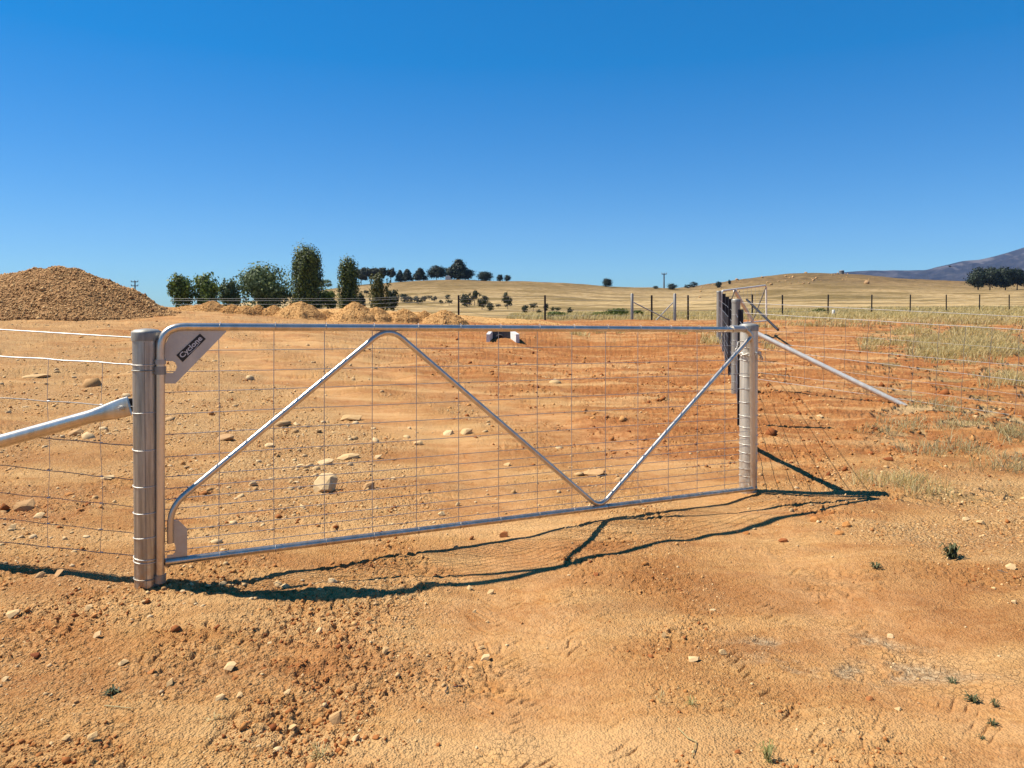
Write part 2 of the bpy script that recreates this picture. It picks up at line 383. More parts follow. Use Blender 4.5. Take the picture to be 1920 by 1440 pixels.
    vc = voro(N, L, mixv(N, L, pos, 9), 33, 'DISTANCE_TO_EDGE')
    crk = mth(N, L, 'MULTIPLY', ramp(N, L, vc.outputs['Distance'], [(0., 1.), (.035, 0.)]), mth(N, L, 'MULTIPLY', mth(N, L, 'ADD', rut, mud, 0., True), ramp(N, L, nA, [(.46, 0.), (.62, 1.)])))
    h = mth(N, L, 'ADD', h, mth(N, L, 'MULTIPLY', crk, -.005))
    h = mth(N, L, 'ADD', h, mth(N, L, 'MULTIPLY', mth(N, L, 'MULTIPLY', g2, gra), .35))
    b = node(N, 'ShaderNodeBump', Strength=1., Distance=1.); L.new(h, b.inputs['Height']); L.new(b.outputs[0], B.inputs['Normal'])
    return m
def stone_mat(name, cols, scale=25):
    cols = [(a*.72, b*.68, c*.60) for a, b, c in cols]
    m, N, L, B = newmat(name)
    geo = N.new('ShaderNodeNewGeometry'); tc = N.new('ShaderNodeTexCoord')
    k = len(cols); c = ramp(N, L, geo.outputs['Random Per Island'], [(i/(k-1), c) for i, c in enumerate(cols)])
    n = noise(N, L, geo.outputs['Position'], scale, 6, .65)
    c = mixc(N, L, .5, c, mixc(N, L, n, (.3, .16, .07), (1, .95, .85)), 'OVERLAY')
    L.new(c, B.inputs['Base Color']); B.inputs['Roughness'].default_value = .9; B.inputs['Specular IOR Level'].default_value = .2
    b = node(N, 'ShaderNodeBump', Strength=.6, Distance=.2/scale); L.new(n, b.inputs['Height']); L.new(b.outputs[0], B.inputs['Normal'])
    return m
def metal_mat(name, col=(.60, .61, .63), rough=.3, streak=6., metal=1., var=.25):
    m, N, L, B = newmat(name)
    geo = N.new('ShaderNodeNewGeometry'); mp = N.new('ShaderNodeMapping'); mp.inputs['Scale'].default_value = (streak*6, streak*6, streak*.35)
    L.new(geo.outputs['Position'], mp.inputs[0])
    n = noise(N, L, mp.outputs[0], 1., 6, .65); n2 = noise(N, L, geo.outputs['Position'], 70, 3, .6); n3 = noise(N, L, geo.outputs['Position'], 5, 5, .6)
    d = tuple(c*(1-var) for c in col); l = tuple(min(1, c*(1+var)) for c in col)
    c = ramp(N, L, n, [(.3, d), (.55, col), (.75, l)])
    c = mixc(N, L, mth(N, L, 'MULTIPLY', n2, .3), c, tuple(x*.55 for x in col))
    sz = N.new('ShaderNodeSeparateXYZ'); L.new(geo.outputs['Position'], sz.inputs[0])
    spl = mth(N, L, 'MULTIPLY', mth(N, L, 'MULTIPLY_ADD', sz.outputs['Z'], -3.2, 1.0, True), ramp(N, L, noise(N, L, geo.outputs['Position'], 38, 5, .7), [(.42, 0.), (.58, 1.)]))
    dirt = mth(N, L, 'MULTIPLY_ADD', ramp(N, L, n3, [(.52, 0.), (.72, 1.)]), .25, mth(N, L, 'MULTIPLY', spl, .7), True)
    c = mixc(N, L, dirt, c, (.40, .26, .14)); L.new(c, B.inputs['Base Color'])
    B.inputs['Metallic'].default_value = metal
    r = mth(N, L, 'MULTIPLY_ADD', n3, .3, rough-.12); L.new(mth(N, L, 'ADD', r, mth(N, L, 'MULTIPLY', n2, .08)), B.inputs['Roughness'])
    b = node(N, 'ShaderNodeBump', Strength=.25, Distance=.002); L.new(n2, b.inputs['Height']); L.new(b.outputs[0], B.inputs['Normal'])
    return m
def plain_mat(name, col, rough=.6, metal=0., var=.15, scale=20):
    col = tuple(c*.75 for c in col)
    m, N, L, B = newmat(name); geo = N.new('ShaderNodeNewGeometry'); n = noise(N, L, geo.outputs['Position'], scale, 5, .6)
    L.new(ramp(N, L, n, [(.3, tuple(c*(1-var*2) for c in col)), (.7, tuple(min(1, c*(1+var)) for c in col))]), B.inputs['Base Color'])
    B.inputs['Roughness'].default_value = rough; B.inputs['Metallic'].default_value = metal; return m
def leaf_mat(name, cols, trans=.25):
    m, N, L, B = newmat(name); geo = N.new('ShaderNodeNewGeometry')
    n = noise(N, L, geo.outputs['Position'], .9, 3, .5); k = len(cols)
    f = mth(N, L, 'MULTIPLY_ADD', mth(N, L, 'SUBTRACT', n, .5), .8, geo.outputs['Random Per Island'], True)
    c = ramp(N, L, f, [(i/(k-1), c) for i, c in enumerate(cols)])
    L.new(c, B.inputs['Base Color']); B.inputs['Roughness'].default_value = .6; B.inputs['Specular IOR Level'].default_value = .3
    t = N.new('ShaderNodeBsdfTranslucent'); L.new(c, t.inputs[0]); mx = N.new('ShaderNodeMixShader'); mx.inputs[0].default_value = trans
    L.new(B.outputs[0], mx.inputs[1]); L.new(t.outputs[0], mx.inputs[2]); L.new(mx.outputs[0], N['Material Output'].inputs[0])
    return m
M = {}
M['ground'] = ground_mat()
M['pebble'] = stone_mat('pebble', [(.36, .16, .055), (.58, .33, .13), (.68, .44, .20), (.78, .60, .36), (.48, .26, .10)])
M['pale_stone'] = stone_mat('pale_stone', [(.62, .44, .23), (.72, .56, .34), (.56, .39, .20)], 30)
M['tan_stone'] = stone_mat('tan_stone', [(.46, .29, .14), (.54, .36, .19), (.38, .26, .15)], 30)
M['clod'] = stone_mat('clod', [(.19, .055, .018), (.36, .14, .042), (.50, .25, .085), (.30, .10, .032), (.56, .31, .12)], 40)
M['rubble'] = stone_mat('rubble', [(.50, .33, .16), (.62, .47, .27), (.68, .55, .36), (.44, .28, .13)], 30)
M['pile'] = stone_mat('pile_stone', [(.17, .085, .035), (.35, .20, .085), (.50, .32, .15), (.62, .44, .23), (.27, .145, .06)], 8)
M['mound'] = stone_mat('mound_stone', [(.38, .20, .07), (.54, .32, .12), (.64, .42, .19), (.46, .26, .095)], 8)
M['tube'] = metal_mat('galvanised_tube', (.66, .59, .49), .27, 3., .88)
M['post'] = metal_mat('galvanised_post', (.46, .45, .41), .33, 7., .85, .55)
M['post_pale'] = metal_mat('galvanised_post_pale', (.64, .60, .50), .36, 5., .55, .4)
M['oldpost'] = metal_mat('weathered_zinc', (.34, .32, .27), .5, 5., .6, .35)
M['stay'] = metal_mat('bright_zinc', (.70, .66, .57), .38, 3., .45, .2)
M['plate'] = metal_mat('zinc_plate', (.54, .51, .45), .45, 1., .75, .15)
M['wire'] = metal_mat('fence_wire', (.50, .49, .47), .42, 1., .9)
M['meshwire'] = metal_mat('mesh_wire', (.42, .40, .38), .5, 1., .8)
M['dullwire'] = metal_mat('dull_wire', (.22, .20, .18), .5, 1., .6)
M['white_tube'] = plain_mat('pale_tube', (.88, .82, .70), .5, .0, .05)
M['dark'] = plain_mat('dark_steel', (.045, .043, .045), .6, .4)
M['picket'] = plain_mat('picket_black', (.018, .018, .022), .55, .2)
M['black'] = plain_mat('sign_black', (.012, .012, .014), .45, 0, .1)
M['ink'] = plain_mat('sign_silver', (.74, .74, .74), .4, .2, .05)
M['concrete'] = plain_mat('concrete', (.86, .82, .74), .9)
M['concrete_shaded'] = plain_mat('shaded_concrete', (.12, .11, .10), .9)  # darkened concrete: shade on the headwall's front put into the colour
M['tankm'] = plain_mat('tank_steel', (.20, .185, .17), .8)
M['hole_shade'] = plain_mat('pipe_inside_shade', (.02, .02, .02), .9)
M['bark'] = plain_mat('bark', (.16, .12, .085), .9)
M['wood'] = plain_mat('grey_wood', (.16, .145, .13), .85)
M['greypost'] = plain_mat('grey_post', (.40, .39, .38), .7, .2)
M['poplar'] = leaf_mat('poplar_leaf', [(.016, .024, .007), (.050, .066, .016), (.12, .145, .032), (.24, .26, .06)], .3)
M['oak'] = leaf_mat('broad_leaf', [(.03, .044, .010), (.10, .135, .026), (.24, .28, .06)], .35)
M['silver'] = leaf_mat('grey_leaf', [(.04, .06, .022), (.11, .145, .05), (.24, .28, .12)], .35)
M['pine'] = leaf_mat('pine_needle', [(.006, .011, .005), (.015, .025, .009), (.030, .045, .016)], .1)
M['gum'] = leaf_mat('gum_leaf', [(.016, .020, .012), (.038, .045, .024), (.065, .070, .038)])
M['scrub'] = leaf_mat('scrub_leaf', [(.018, .024, .008), (.042, .050, .018), (.078, .085, .032)])
M['lowgreen'] = leaf_mat('green_shrub_leaf', [(.050, .075, .012), (.11, .15, .025), (.20, .23, .05)])
M['amber'] = leaf_mat('yellowing_leaf', [(.030, .038, .010), (.075, .080, .018), (.15, .135, .030)])
M['dry'] = leaf_mat('dry_grass', [(.40, .28, .085), (.60, .45, .17), (.70, .57, .29), (.34, .27, .08)], .4)
M['strawm'] = leaf_mat('straw', [(.34, .26, .10), (.50, .39, .17), (.60, .50, .27)], .4)
M['greengrass'] = leaf_mat('green_grass', [(.12, .13, .04), (.26, .26, .08), (.56, .48, .22)], .4)
M['weed'] = leaf_mat('weed_leaf', [(.035, .042, .015), (.075, .080, .030), (.15, .14, .06)], .25)
M['mountain'] = None

# ------------------------------------------------------------------ the ground, one sheet
def build_ground():
    fine = np.radians(np.arange(-37, 37.001, .066)); co = np.radians(np.concatenate([np.arange(-180, -37, 2.5)]))
    ang = np.concatenate([co, fine, -co[::-1]])
    inv = np.linspace(1/1.9, 1/34., 640); r1 = 1/inv
    r = np.concatenate([[.05, .3, .6, 1.0, 1.35, 1.65], r1, np.exp(np.linspace(math.log(34.6), math.log(900), 210)), np.exp(np.linspace(math.log(960), math.log(7300), 24))])
    A, R = np.meshgrid(ang, r); X = R*np.sin(A); Yy = R*np.cos(A)
    zn = zones(X, Yy); Z = H(X, Yy, True, zn)
    nr, na = X.shape; idx = np.arange(nr*na).reshape(nr, na)
    f = np.stack([idx[:-1, :-1], idx[:-1, 1:], idx[1:, 1:], idx[1:, :-1]], -1).reshape(-1, 4)[:, ::-1]
    o = np_mesh('ground', np.stack([X, Yy, Z], -1).reshape(-1, 3), f, M['ground'], None, True, {k: v.ravel() for k, v in zn.items()})
    o['kind'] = 'structure'
build_ground()

def mountain():
    m, N, L, B = newmat('mountain'); geo = N.new('ShaderNodeNewGeometry'); pos = geo.outputs['Position']
    n = noise(N, L, pos, .004, 8, .65); n2 = noise(N, L, pos, .02, 6, .65)
    c = ramp(N, L, n2, [(.35, (.010, .011, .016)), (.65, (.034, .031, .034))])
    rf = ramp(N, L, n, [(.50, 0.), (.58, 1.)])
    sy = N.new('ShaderNodeSeparateXYZ'); L.new(pos, sy.inputs[0])
    hz = mth(N, L, 'MULTIPLY_ADD', sy.outputs['Z'], .006, -.8, True)
    c = mixc(N, L, mth(N, L, 'MULTIPLY', mth(N, L, 'MULTIPLY', rf, hz), .5), c, (.17, .145, .13))
    L.new(c, B.inputs['Base Color']); B.inputs['Roughness'].default_value = 1; B.inputs['Specular IOR Level'].default_value = .05
    px = np.array([1300,1480,1587,1627,1677,1702,1735,1765,1802,1840,1865,1890,1920,1980,2060,2200,2400,2700.])
    py = np.array([560,522,510,508,507.5,508,507,499,489,487,481,474,464,450,430,412,440,520.])
    P_ = np.arange(1300, 2700, 3.); top = np.interp(P_, px, py)
    k = np.ones(5)/5; top = np.convolve(np.pad(top, 2, 'edge'), k, 'valid')
    ts = np.linspace(-1, 1, 61)
    V = []
    for t in ts:
        d = 5600+t*1500; prof = (1-abs(t))**.85
        x = (P_-960)/F*d; z1 = (575-top)/F*5600
        z = z1*prof+EYE
        g = fbm(x, np.full_like(x, d), .0022, 5, 7); z = z+(np.abs(g)*-70+20)*(1-abs(t)**6)*np.minimum(1, abs(t)*6+.08)*np.clip(z1/300, .1, 1)
        V.append(np.stack([x, np.full_like(x, d), np.where(abs(t) > .99, -60, z)], -1))
    V = np.array(V); nr, na = V.shape[:2]; idx = np.arange(nr*na).reshape(nr, na)
    f = np.stack([idx[:-1, :-1], idx[:-1, 1:], idx[1:, 1:], idx[1:, :-1]], -1).reshape(-1, 4)
    o = np_mesh('mountain', V.reshape(-1, 3), f, m, None, True); o['kind'] = 'structure'
mountain()

# ------------------------------------------------------------------ stones
ICO_V = None
def ico():
    t = (1+5**.5)/2
    v = np.array([(-1,t,0),(1,t,0),(-1,-t,0),(1,-t,0),(0,-1,t),(0,1,t),(0,-1,-t),(0,1,-t),(t,0,-1),(t,0,1),(-t,0,-1),(-t,0,1)], float)
    v /= np.linalg.norm(v[0])
    f = np.array([(0,11,5),(0,5,1),(0,1,7),(0,7,10),(0,10,11),(1,5,9),(5,11,4),(11,10,2),(10,7,6),(7,1,8),(3,9,4),(3,4,2),(3,2,6),(3,6,8),(3,8,9),(4,9,5),(2,4,11),(6,2,10),(8,6,7),(9,8,1)])
    return v, f
IV, IF = ico()
OV = np.array([(1,0,0),(-1,0,0),(0,1,0),(0,-1,0),(0,0,1),(0,0,-1)], float)
OF = np.array([(0,2,4),(2,1,4),(1,3,4),(3,0,4),(2,0,5),(1,2,5),(3,1,5),(0,3,5)])
def scatter(pts, sizes, name, mat, base='ico', parent=None, flat=(.45, .9), sink=.25):
    V, Fc = (IV, IF) if base == 'ico' else (OV, OF)
    n = len(pts); k = len(V)
    ax = RNG.uniform(0, 2*np.pi, n); s = sizes[:, None]*np.stack([RNG.uniform(.7, 1.3, n), RNG.uniform(.6, 1.1, n), RNG.uniform(*flat, n)], 1)
    v = V[None]*(1+RNG.uniform(-.28, .28, (n, k, 1)))*s[:, None, :]
    til = RNG.normal(0, .3, n)[:, None]
    x, y, z = v[..., 0], v[..., 1], v[..., 2]
    x, z = x*np.cos(til)-z*np.sin(til), x*np.sin(til)+z*np.cos(til)
    c, sn = np.cos(ax)[:, None], np.sin(ax)[:, None]
    v = np.stack([x*c-y*sn, x*sn+y*c, z], -1)+pts[:, None, :]
    v[..., 2] += (sizes*sink)[:, None]
    f = (Fc[None]+(np.arange(n)*k)[:, None, None]).reshape(-1, 3)
    return np_mesh(name, v.reshape(-1, 3), f, mat, parent)
def field(n, rmin, rmax, keyf, amin=-36, amax=36):
    """random ground points, even in the picture, kept with probability keyf(zones)"""
    inv = RNG.uniform(1/rmax, 1/rmin, n); r = 1/inv; a = np.radians(RNG.uniform(amin, amax, n))
    x = r*np.sin(a); y = r*np.cos(a); zn = zones(x, y); keep = RNG.uniform(0, 1, n) < keyf(zn, x, y)
    x, y = x[keep], y[keep]; zn = {k: v[keep] for k, v in zn.items()}
    return np.stack([x, y, H(x, y, True, zn)], 1)
p = field(110000, 1.9, 26, lambda z, x, y: np.clip(.16+.9*z['grav']-.5*z['rut']-z['grass'], .02, 1)*np.clip(.55+fbm(x, y, 1.4, 3, 123)*1.3, .05, 1))
r_ = np.linalg.norm(p[:, :2], axis=1)
tag(scatter(p, RNG.lognormal(math.log(.0034), .45, len(p))*np.clip(r_/3.2, .9, 3.2), 'gravel', M['pebble'], 'oct', None, (.5, 1.), .1), 'loose tan gravel strewn over the bare dirt', 'gravel', None, 'stuff')
p = field(80000, 1.9, 28, lambda z, x, y: np.clip(z['red']*.8+.22+.6*gauss(x, y, -1.1, 2.8, 1.2, .9)+1.2*gauss(x, y, 2.3, 7.2, 1.4, .8)-.5*z['rut']-z['grass'], .0, 1)*np.clip(.18+fbm(x, y, 1.9, 3, 141)*1.7, .0, 1))
r_ = np.linalg.norm(p[:, :2], axis=1)
tag(scatter(p, RNG.lognormal(math.log(.0040), .6, len(p))*np.clip(r_/3.6, .9, 3.0), 'dirt_clods', M['clod'], 'oct', None, (.5, 1.), .1), 'crumbled red clods of earth over the red dirt', 'clods', None, 'stuff')

p = field(13000, 3.4, 26, lambda z, x, y: np.clip(.25+.9*z['grav']-.5*z['red']-z['grass'], .03, 1)*np.clip(.15+fbm(x, y, .9, 3, 171)*1.8, .02, 1)*sstep(3.3, 4.4, y-.45*x))
r_ = np.linalg.norm(p[:, :2], axis=1)
tag(scatter(p, RNG.lognormal(math.log(.0088), .6, len(p))*np.clip(r_/5, .9, 2.4), 'rubble', M['rubble'], 'ico', None, (.3, .8), .05), 'broken pale stone rubble scattered behind the gate', 'rubble', None, 'stuff')
p = field(1500, 1.9, 4.4, lambda z, x, y: np.clip(.2+.5*z['grav'], .03, 1)*np.clip(.3+fbm(x, y, 1.2, 3, 172)*1.4, .02, 1)*.55)
tag(scatter(p, RNG.lognormal(math.log(.0065), .4, len(p)), 'chippings', M['rubble'], 'ico', None, (.4, .8), .05), 'pale stone chips sprinkled over the foreground dirt', 'stone chips', None, 'stuff')
def rock(px, py, wpx, hpx, mat, label, group=None, name='stone', flat=.5, cat='stone'):
    """an angular stone, as wide and as high as measured, sunk a little into the dirt"""
    g = ray_ground(px, py+hpx*.42, 1.5, 60); d = g.y+.001; R = np.random.default_rng(int(px*7+py))
    sx = wpx/F*d/2; hz_ = max(.006, hpx/F*d*.80); sy = sx*R.uniform(.5, .8)
    bm = bmesh.new(); n = 15 if wpx < 24 else 22
    for k in range(n):
        v = R.normal(size=3); v /= np.linalg.norm(v); v = v/np.max(np.abs(v))**.75*R.uniform(.78, 1.)
        zz = (v[2]*.5+.5+.16*v[0])*hz_*1.15; bm.verts.new((v[0]*sx*(1.05+.18*v[2]*R.uniform(-1, 1)), v[1]*sy+zz*.75, zz))
    r = bmesh.ops.convex_hull(bm, input=bm.verts)
    bmesh.ops.delete(bm, geom=list({v for v in r['geom_interior']+r['geom_unused'] if isinstance(v, bmesh.types.BMVert)}), context='VERTS')
    bmesh.ops.bevel(bm, geom=bm.edges[:], offset=sx*.012, segments=1, affect='EDGES', clamp_overlap=True)
    bmesh.ops.recalc_face_normals(bm, faces=bm.faces[:])
    bmesh.ops.rotate(bm, verts=bm.verts[:], matrix=Matrix.Rotation(R.uniform(-.5, .5), 3, 'Z'))
    me = bpy.data.meshes.new(name); bm.to_mesh(me); bm.free(); me.materials.append(mat)
    o = bpy.data.objects.new(name, me); COL.objects.link(o); o.location = (g.x, g.y+sy*.8, gzf(g.x, g.y)-hz_*.22)
    return tag(o, label, cat, group)
big = [
 (612, 908, 50, 42, 'pale_stone', 'large cream slab of rock bedded in the dirt behind the gate', .3),
 (655, 784, 44, 14, 'pale_stone', 'flat buff rock beyond the gate under the first brace', .25),
 (415, 820, 40, 16, 'tan_stone', 'flat tan rock seen through the left end of the gate mesh', .3),
 (692, 912, 26, 16, 'tan_stone', 'tan rock half buried to the right of the cream slab', .5),
 (650, 860, 44, 12, 'pale_stone', 'low broken pale ledge just behind the cream slab', .3),
 (608, 868, 30, 11, 'pale_stone', 'small grey-white rock directly above the cream slab', .5),
 (1113, 890, 48, 14, 'tan_stone', 'flat tan rock above the lowest bend of the brace', .3),
 (840, 813, 22, 12, 'pale_stone', 'left one of two pale rocks beyond the middle of the gate', .6),
 (874, 811, 26, 14, 'pale_stone', 'right one of two pale rocks beyond the middle of the gate', .6),
 (37, 952, 38, 22, 'tan_stone', 'grey rock behind the left fence near the photo edge', .6),
 (195, 897, 24, 9, 'pale_stone', 'thin pale rock behind the left fence beside the hinge post', .3),
 (58, 706, 50, 8, 'pale_stone', 'flat white stone patch far beyond the left fence', .12),
 (625, 1354, 25, 22, 'tan_stone', 'rounded brown rock in the foreground, biggest one near the photo bottom', .8),
 (15, 1157, 26, 14, 'pale_stone', 'wedge shaped white stone at the left photo edge', .5),
 (425, 1252, 22, 16, 'pale_stone', 'broad flat white stone in the left foreground', .35),
 (1634, 1312, 18, 6, 'clod', 'flat reddish stone below the grey dried mud', .4),
 (135, 812, 28, 14, 'tan_stone', 'tan rock just under the stay tube behind the left fence', .4),
 (1540, 783, 12, 6, 'pale_stone', 'pale stone on the red dirt below the zinc stay', .5),
 (1834, 781, 12, 8, 'pale_stone', 'pale stone under the bottom wire of the right fence', .6),
 (72, 1079, 20, 16, 'tan_stone', 'left one of two round tan stones on the shadow line by the left fence', .8),
 (102, 1077, 18, 16, 'tan_stone', 'right one of two round tan stones on the shadow line by the left fence', .8)]
for px_, py_, w_, h_, mt, lb, fl in big: rock(px_, py_, w_, h_, M[mt], lb, None, 'rock' if w_ > 25 else 'stone', fl)
small = [(158,1140,20,12),(178,1193,14,12),(225,1247,20,10),(317,1281,13,16),(410,1312,18,12),(447,1305,15,10),(536,1302,13,9),(545,1369,18,12),
 (167,1389,20,14),(118,1390,14,12),(597,1186,13,11),(4,1277,14,10),(718,1220,15,14),(908,1235,18,14),(903,1219,14,8),(882,1254,12,5),(878,1104,14,10),
 (920,1112,14,9),(683,1306,14,10),(663,1388,13,12),(681,1386,13,8),(890,1148,9,6),(914,1169,9,5),(1246,1194,11,10),(1358,1225,16,11),(1303,1241,24,8),
 (1672,1194,14,7),(1688,1333,15,7),(1905,1131,12,8),(1900,1066,20,12),(785,1355,9,8),(1337,1146,14,4),(508,1317,10,6),(92,1395,9,7),(1815,975,16,8),(1845,982,18,8),
 (1300,1413,9,6),(706,858,14,10),(560,875,16,7),(785,832,20,9),(828,965,15,10),(950,872,14,8),(1240,815,12,7),(505,835,22,10),(735,897,10,7),(505,1210,10,5),(600,1107,12,6),(860,947,12,10),(65,968,20,14),(20,990,14,14),(118,1010,12,8)]
for i, (px_, py_, w_, h_) in enumerate(small):
    back = py_ < 1000
    rock(px_, py_, w_, h_, M['pale_stone'], 'small pale stone lying among the gravel behind the gate and fence' if back else 'small pale stone lying loose on the dirt in front of the gate',
         'small pale stones behind the gate' if back else 'small pale stones in the foreground', 'stone', .55)
darks = [(60,1233,20,8),(820//1,1400,8,6),(1385,1413,14,6),(702,1386,14,10),(125,927,16,7),(172,1155,16,10),(1670,862,18,8),(1694,858,12,6),(690,1163,12,10),(672,1163,10,8),
 (1590,985,18,12),(1575,1002,20,8),(1470,1015,18,8),(1530,975,20,12),(1400,1000,12,6),(945,1005,18,12),(885,1010,12,9),(280,1262,14,8),(440,1272,12,7),(1120,1078,14,8)]
for px_, py_, w_, h_ in darks:
    rock(px_, py_, w_, h_, M['clod'], 'dark red-brown clod of earth lying on the dirt', 'larger earth clods around the gate', 'clod', .6, 'clod')

# ------------------------------------------------------------------ gravel heaps
def heap(name, cx, cy, rx, ry, h, mat, label, cat, group=None, nst=2500, ssz=.05, prof=None, seed=1, res=70):
    """a heap whose skirt follows the ground, with its stones on the surface, one mesh"""
    R = np.linspace(0, 1, res); A = np.linspace(0, 2*np.pi, res*2, endpoint=False)
    r, a = np.meshgrid(R, A, indexing='ij')
    def hz(u, v):
        q = np.hypot(u, v); base = prof(u, v) if prof else (1.09-np.sqrt(q*q*1.0+.022))*sstep(1.02, .75, q)
        return h*base
    wob = 1+.12*perlin(np.cos(a)*1.6+seed*3, np.sin(a)*1.6, seed)+.06*perlin(np.cos(a)*5+seed, np.sin(a)*5, seed+3)
    u, v = r*np.cos(a), r*np.sin(a); x = cx+u*rx*wob; y = cy+v*ry*wob
    n = fbm(x, y, 1.4/max(.6, h), 3, seed+5)*h*.05+fbm(x, y, 5, 3, seed+9)*ssz*.5
    g = H(x, y); z = g+hz(u, v)+n*np.clip((1-r)*5, 0, 1)-.06*(r > .985)
    idx = np.arange(x.size).reshape(x.shape); nx = np.roll(idx, -1, 1)
    f4 = np.stack([idx[:-1], nx[:-1], nx[1:], idx[1:]], -1).reshape(-1, 4)
    f = np.concatenate([f4[:, [0, 2, 1]], f4[:, [0, 3, 2]]])[:, ::-1]
    V = np.stack([x, y, z], -1).reshape(-1, 3)
    k = RNG.integers(0, f.shape[0], nst*3); ar = V[f]; cr = np.linalg.norm(np.cross(ar[:, 1]-ar[:, 0], ar[:, 2]-ar[:, 0]), axis=1)
    k = RNG.choice(len(f), nst, p=cr/cr.sum()); b = RNG.dirichlet((1, 1, 1), nst); pts = (ar[k]*b[..., None]).sum(1)
    sz = RNG.lognormal(math.log(ssz*.55), .4, nst); S = OV[None]*(1+RNG.uniform(-.3, .3, (nst, 6, 1)))*sz[:, None, None]*RNG.uniform(.6, 1.3, (nst, 1, 3))+pts[:, None]
    ra = RNG.uniform(0, 6.28, nst)
    fs = (OF[None]+(np.arange(nst)*6)[:, None, None]).reshape(-1, 3)+len(V)
    o = np_mesh(name, np.concatenate([V, S.reshape(-1, 3)]), np.concatenate([f, fs]), mat)
    return tag(o, label, cat, group)
# the big stockpile: silhouette measured along its crest
spx = np.array([-420, -200, 0, 35, 58, 90, 120, 145, 165, 200, 230, 265, 300, 325.]); spy = np.array([590, 540, 515, 512, 507.5, 506, 507, 510, 515, 529, 544, 566, 588, 597.])
SD = 24.5
def stock(u, v):
    px = 960+F*(CX+u*RX)/SD
    crest = (np.interp(px, spx, 594-spy))/F*SD/1.6
    vv = np.abs(v)/np.sqrt(np.clip(1-u*u, 1e-4, 1))
    return crest*np.clip(1-vv, 0, 1)**.9
CX = P(-50, 600, SD).x; RX = (P(330, 600, SD).x-P(-430, 600, SD).x)/2
heap('gravel_stockpile', CX, SD, RX, 3.6, 1.6, M['pile'], 'large brown stockpile of crushed rock rising above the left fence', 'gravel pile', None, 52000, .042, stock, 3, 150)
mounds = [(375,571,581,70,26.5),(398,563,580,46,26.2),(436,570,583,34,26.0),(462,571,584,40,26.0),(484,570,585,30,26.2),(513,571,588,38,26.2),(566,564,592,74,25.6),(612,582,592,34,26),(666,565,596,74,25.2),(706,574,599,60,25.4),(758,576,600,54,25.5),(795,582,602,36,25.6),(835,580,603,66,25.4)]
ml = ['long low gravel mound nearest the stockpile','small pointed gravel mound below the pair of leafy trees','low gravel mound below the small grey-green tree','low wide mound left of the round tree','narrow gravel mound under the round tree','gravel mound between the round tree and the wide poplar','tall conical gravel mound in front of the wide poplar','little gravel mound between the two tallest mounds','tall conical gravel mound right of the slim poplar','broad gravel mound with a dark clod, beside the tallest right mound','rounded gravel mound below the far hillside bushes','small low gravel mound second from the right end','rounded gravel mound at the right end of the row']
for i, ((px_, yt, yb, w_, d_), lb) in enumerate(zip(mounds, ml)):
    c = P(px_, yb, d_); rx = w_/F*d_/2*1.45; top = P(px_, yt, d_).z; h_ = max(.10, (top-gz(c.x, d_)))*.98
    heap('gravel_mound', c.x, d_, rx, rx*.8, h_, M['mound'], lb, 'gravel mound', 'gravel mounds dumped along the ridge', 2600, .024, None, 20+i, 44)
heap('gravel_mound', P(700, 600, 27.5).x, 27.6, 7.5, .9, .32, M['mound'], 'long low windrow of gravel behind the row of mounds', 'gravel mound', 'gravel mounds dumped along the ridge', 5000, .024, None, 51, 50)

# ------------------------------------------------------------------ the front gate
GA = Vector((-1.622, 3.446, 0)); GB = Vector((1.708, 5.29, 0)); GU = (GB-GA).normalized(); GN = Vector((GU.y, -GU.x, 0))  # GN points to the camera
def gp(px, py, off=0.):
    r = ray(px, py); o = Vector((0, 0, EYE)); A = GA+GN*off
    t = (A-o).dot(GN)/r.dot(GN); return o+r*t
def bend(pts, steps=7):
    """round the inner corners of a polyline: pts = [(point, radius)]"""
    out = [Vector(pts[0][0])]
    for i in range(1, len(pts)-1):
        a, b, c = Vector(pts[i-1][0]), Vector(pts[i][0]), Vector(pts[i+1][0]); R = pts[i][1]
        u = (a-b).normalized(); v = (c-b).normalized(); an = u.angle(v); t = min(R/math.tan(an/2), (a-b).length*.49, (c-b).length*.49)
        p0 = b+u*t; p2 = b+v*t
        for k in range(steps+1):
            s = k/steps; out.append(p0*(1-s)**2+b*2*s*(1-s)+p2*s*s)
    out.append(Vector(pts[-1][0])); return out
gate = empty('farm_gate', (GA.x, GA.y, gz(GA.x, GA.y)), 'closed galvanised tube gate with wire mesh and W shaped brace, in the foreground', 'gate')
fr = MB()
top_l = gp(301, 608+3); 
fr.tube(bend([(gp(301, 700), 0), (gp(301, 612.5), .16), (gp(1410, 618), .11), (gp(1412, 915), 0)], 10), .0185, 16)
fr.tube([gp(310, 1054), gp(1417, 915)], .0175, 16)
fr.build('frame', M['tube'], gate)
MB().tube([gp(301, 672), gp(301, 1084)], .0195, 16).build('hinge_stile', M['tube'], gate)
br = MB(); br.tube(bend([(gp(319.5, 1018, .004), 0), (gp(319.5, 950, .004), .17), (gp(728, 612, .004), .13), (gp(1124, 952, .004), .10), (gp(1408, 632, .004), 0)], 9), .0148, 14)
br.build('brace', M['tube'], gate)
ms = MB(); rows411 = [657,696,733,773,810,851,888,909,928,947,967,987,1004.5,1024]
mrow = []
T0 = gp(411, 612); B0 = gp(411, 1041.5); T1 = gp(1362, 616); B1 = gp(1362, 921)
for yy in rows411:
    f_ = (gp(411, yy).z-B0.z)/(T0.z-B0.z); mrow.append(f_)
def rowpt(px, f_):
    t = gp(px, 611+(px-330)*.0050); b = gp(px, 1054-(px-312)*.1256); return t*f_+b*(1-f_)
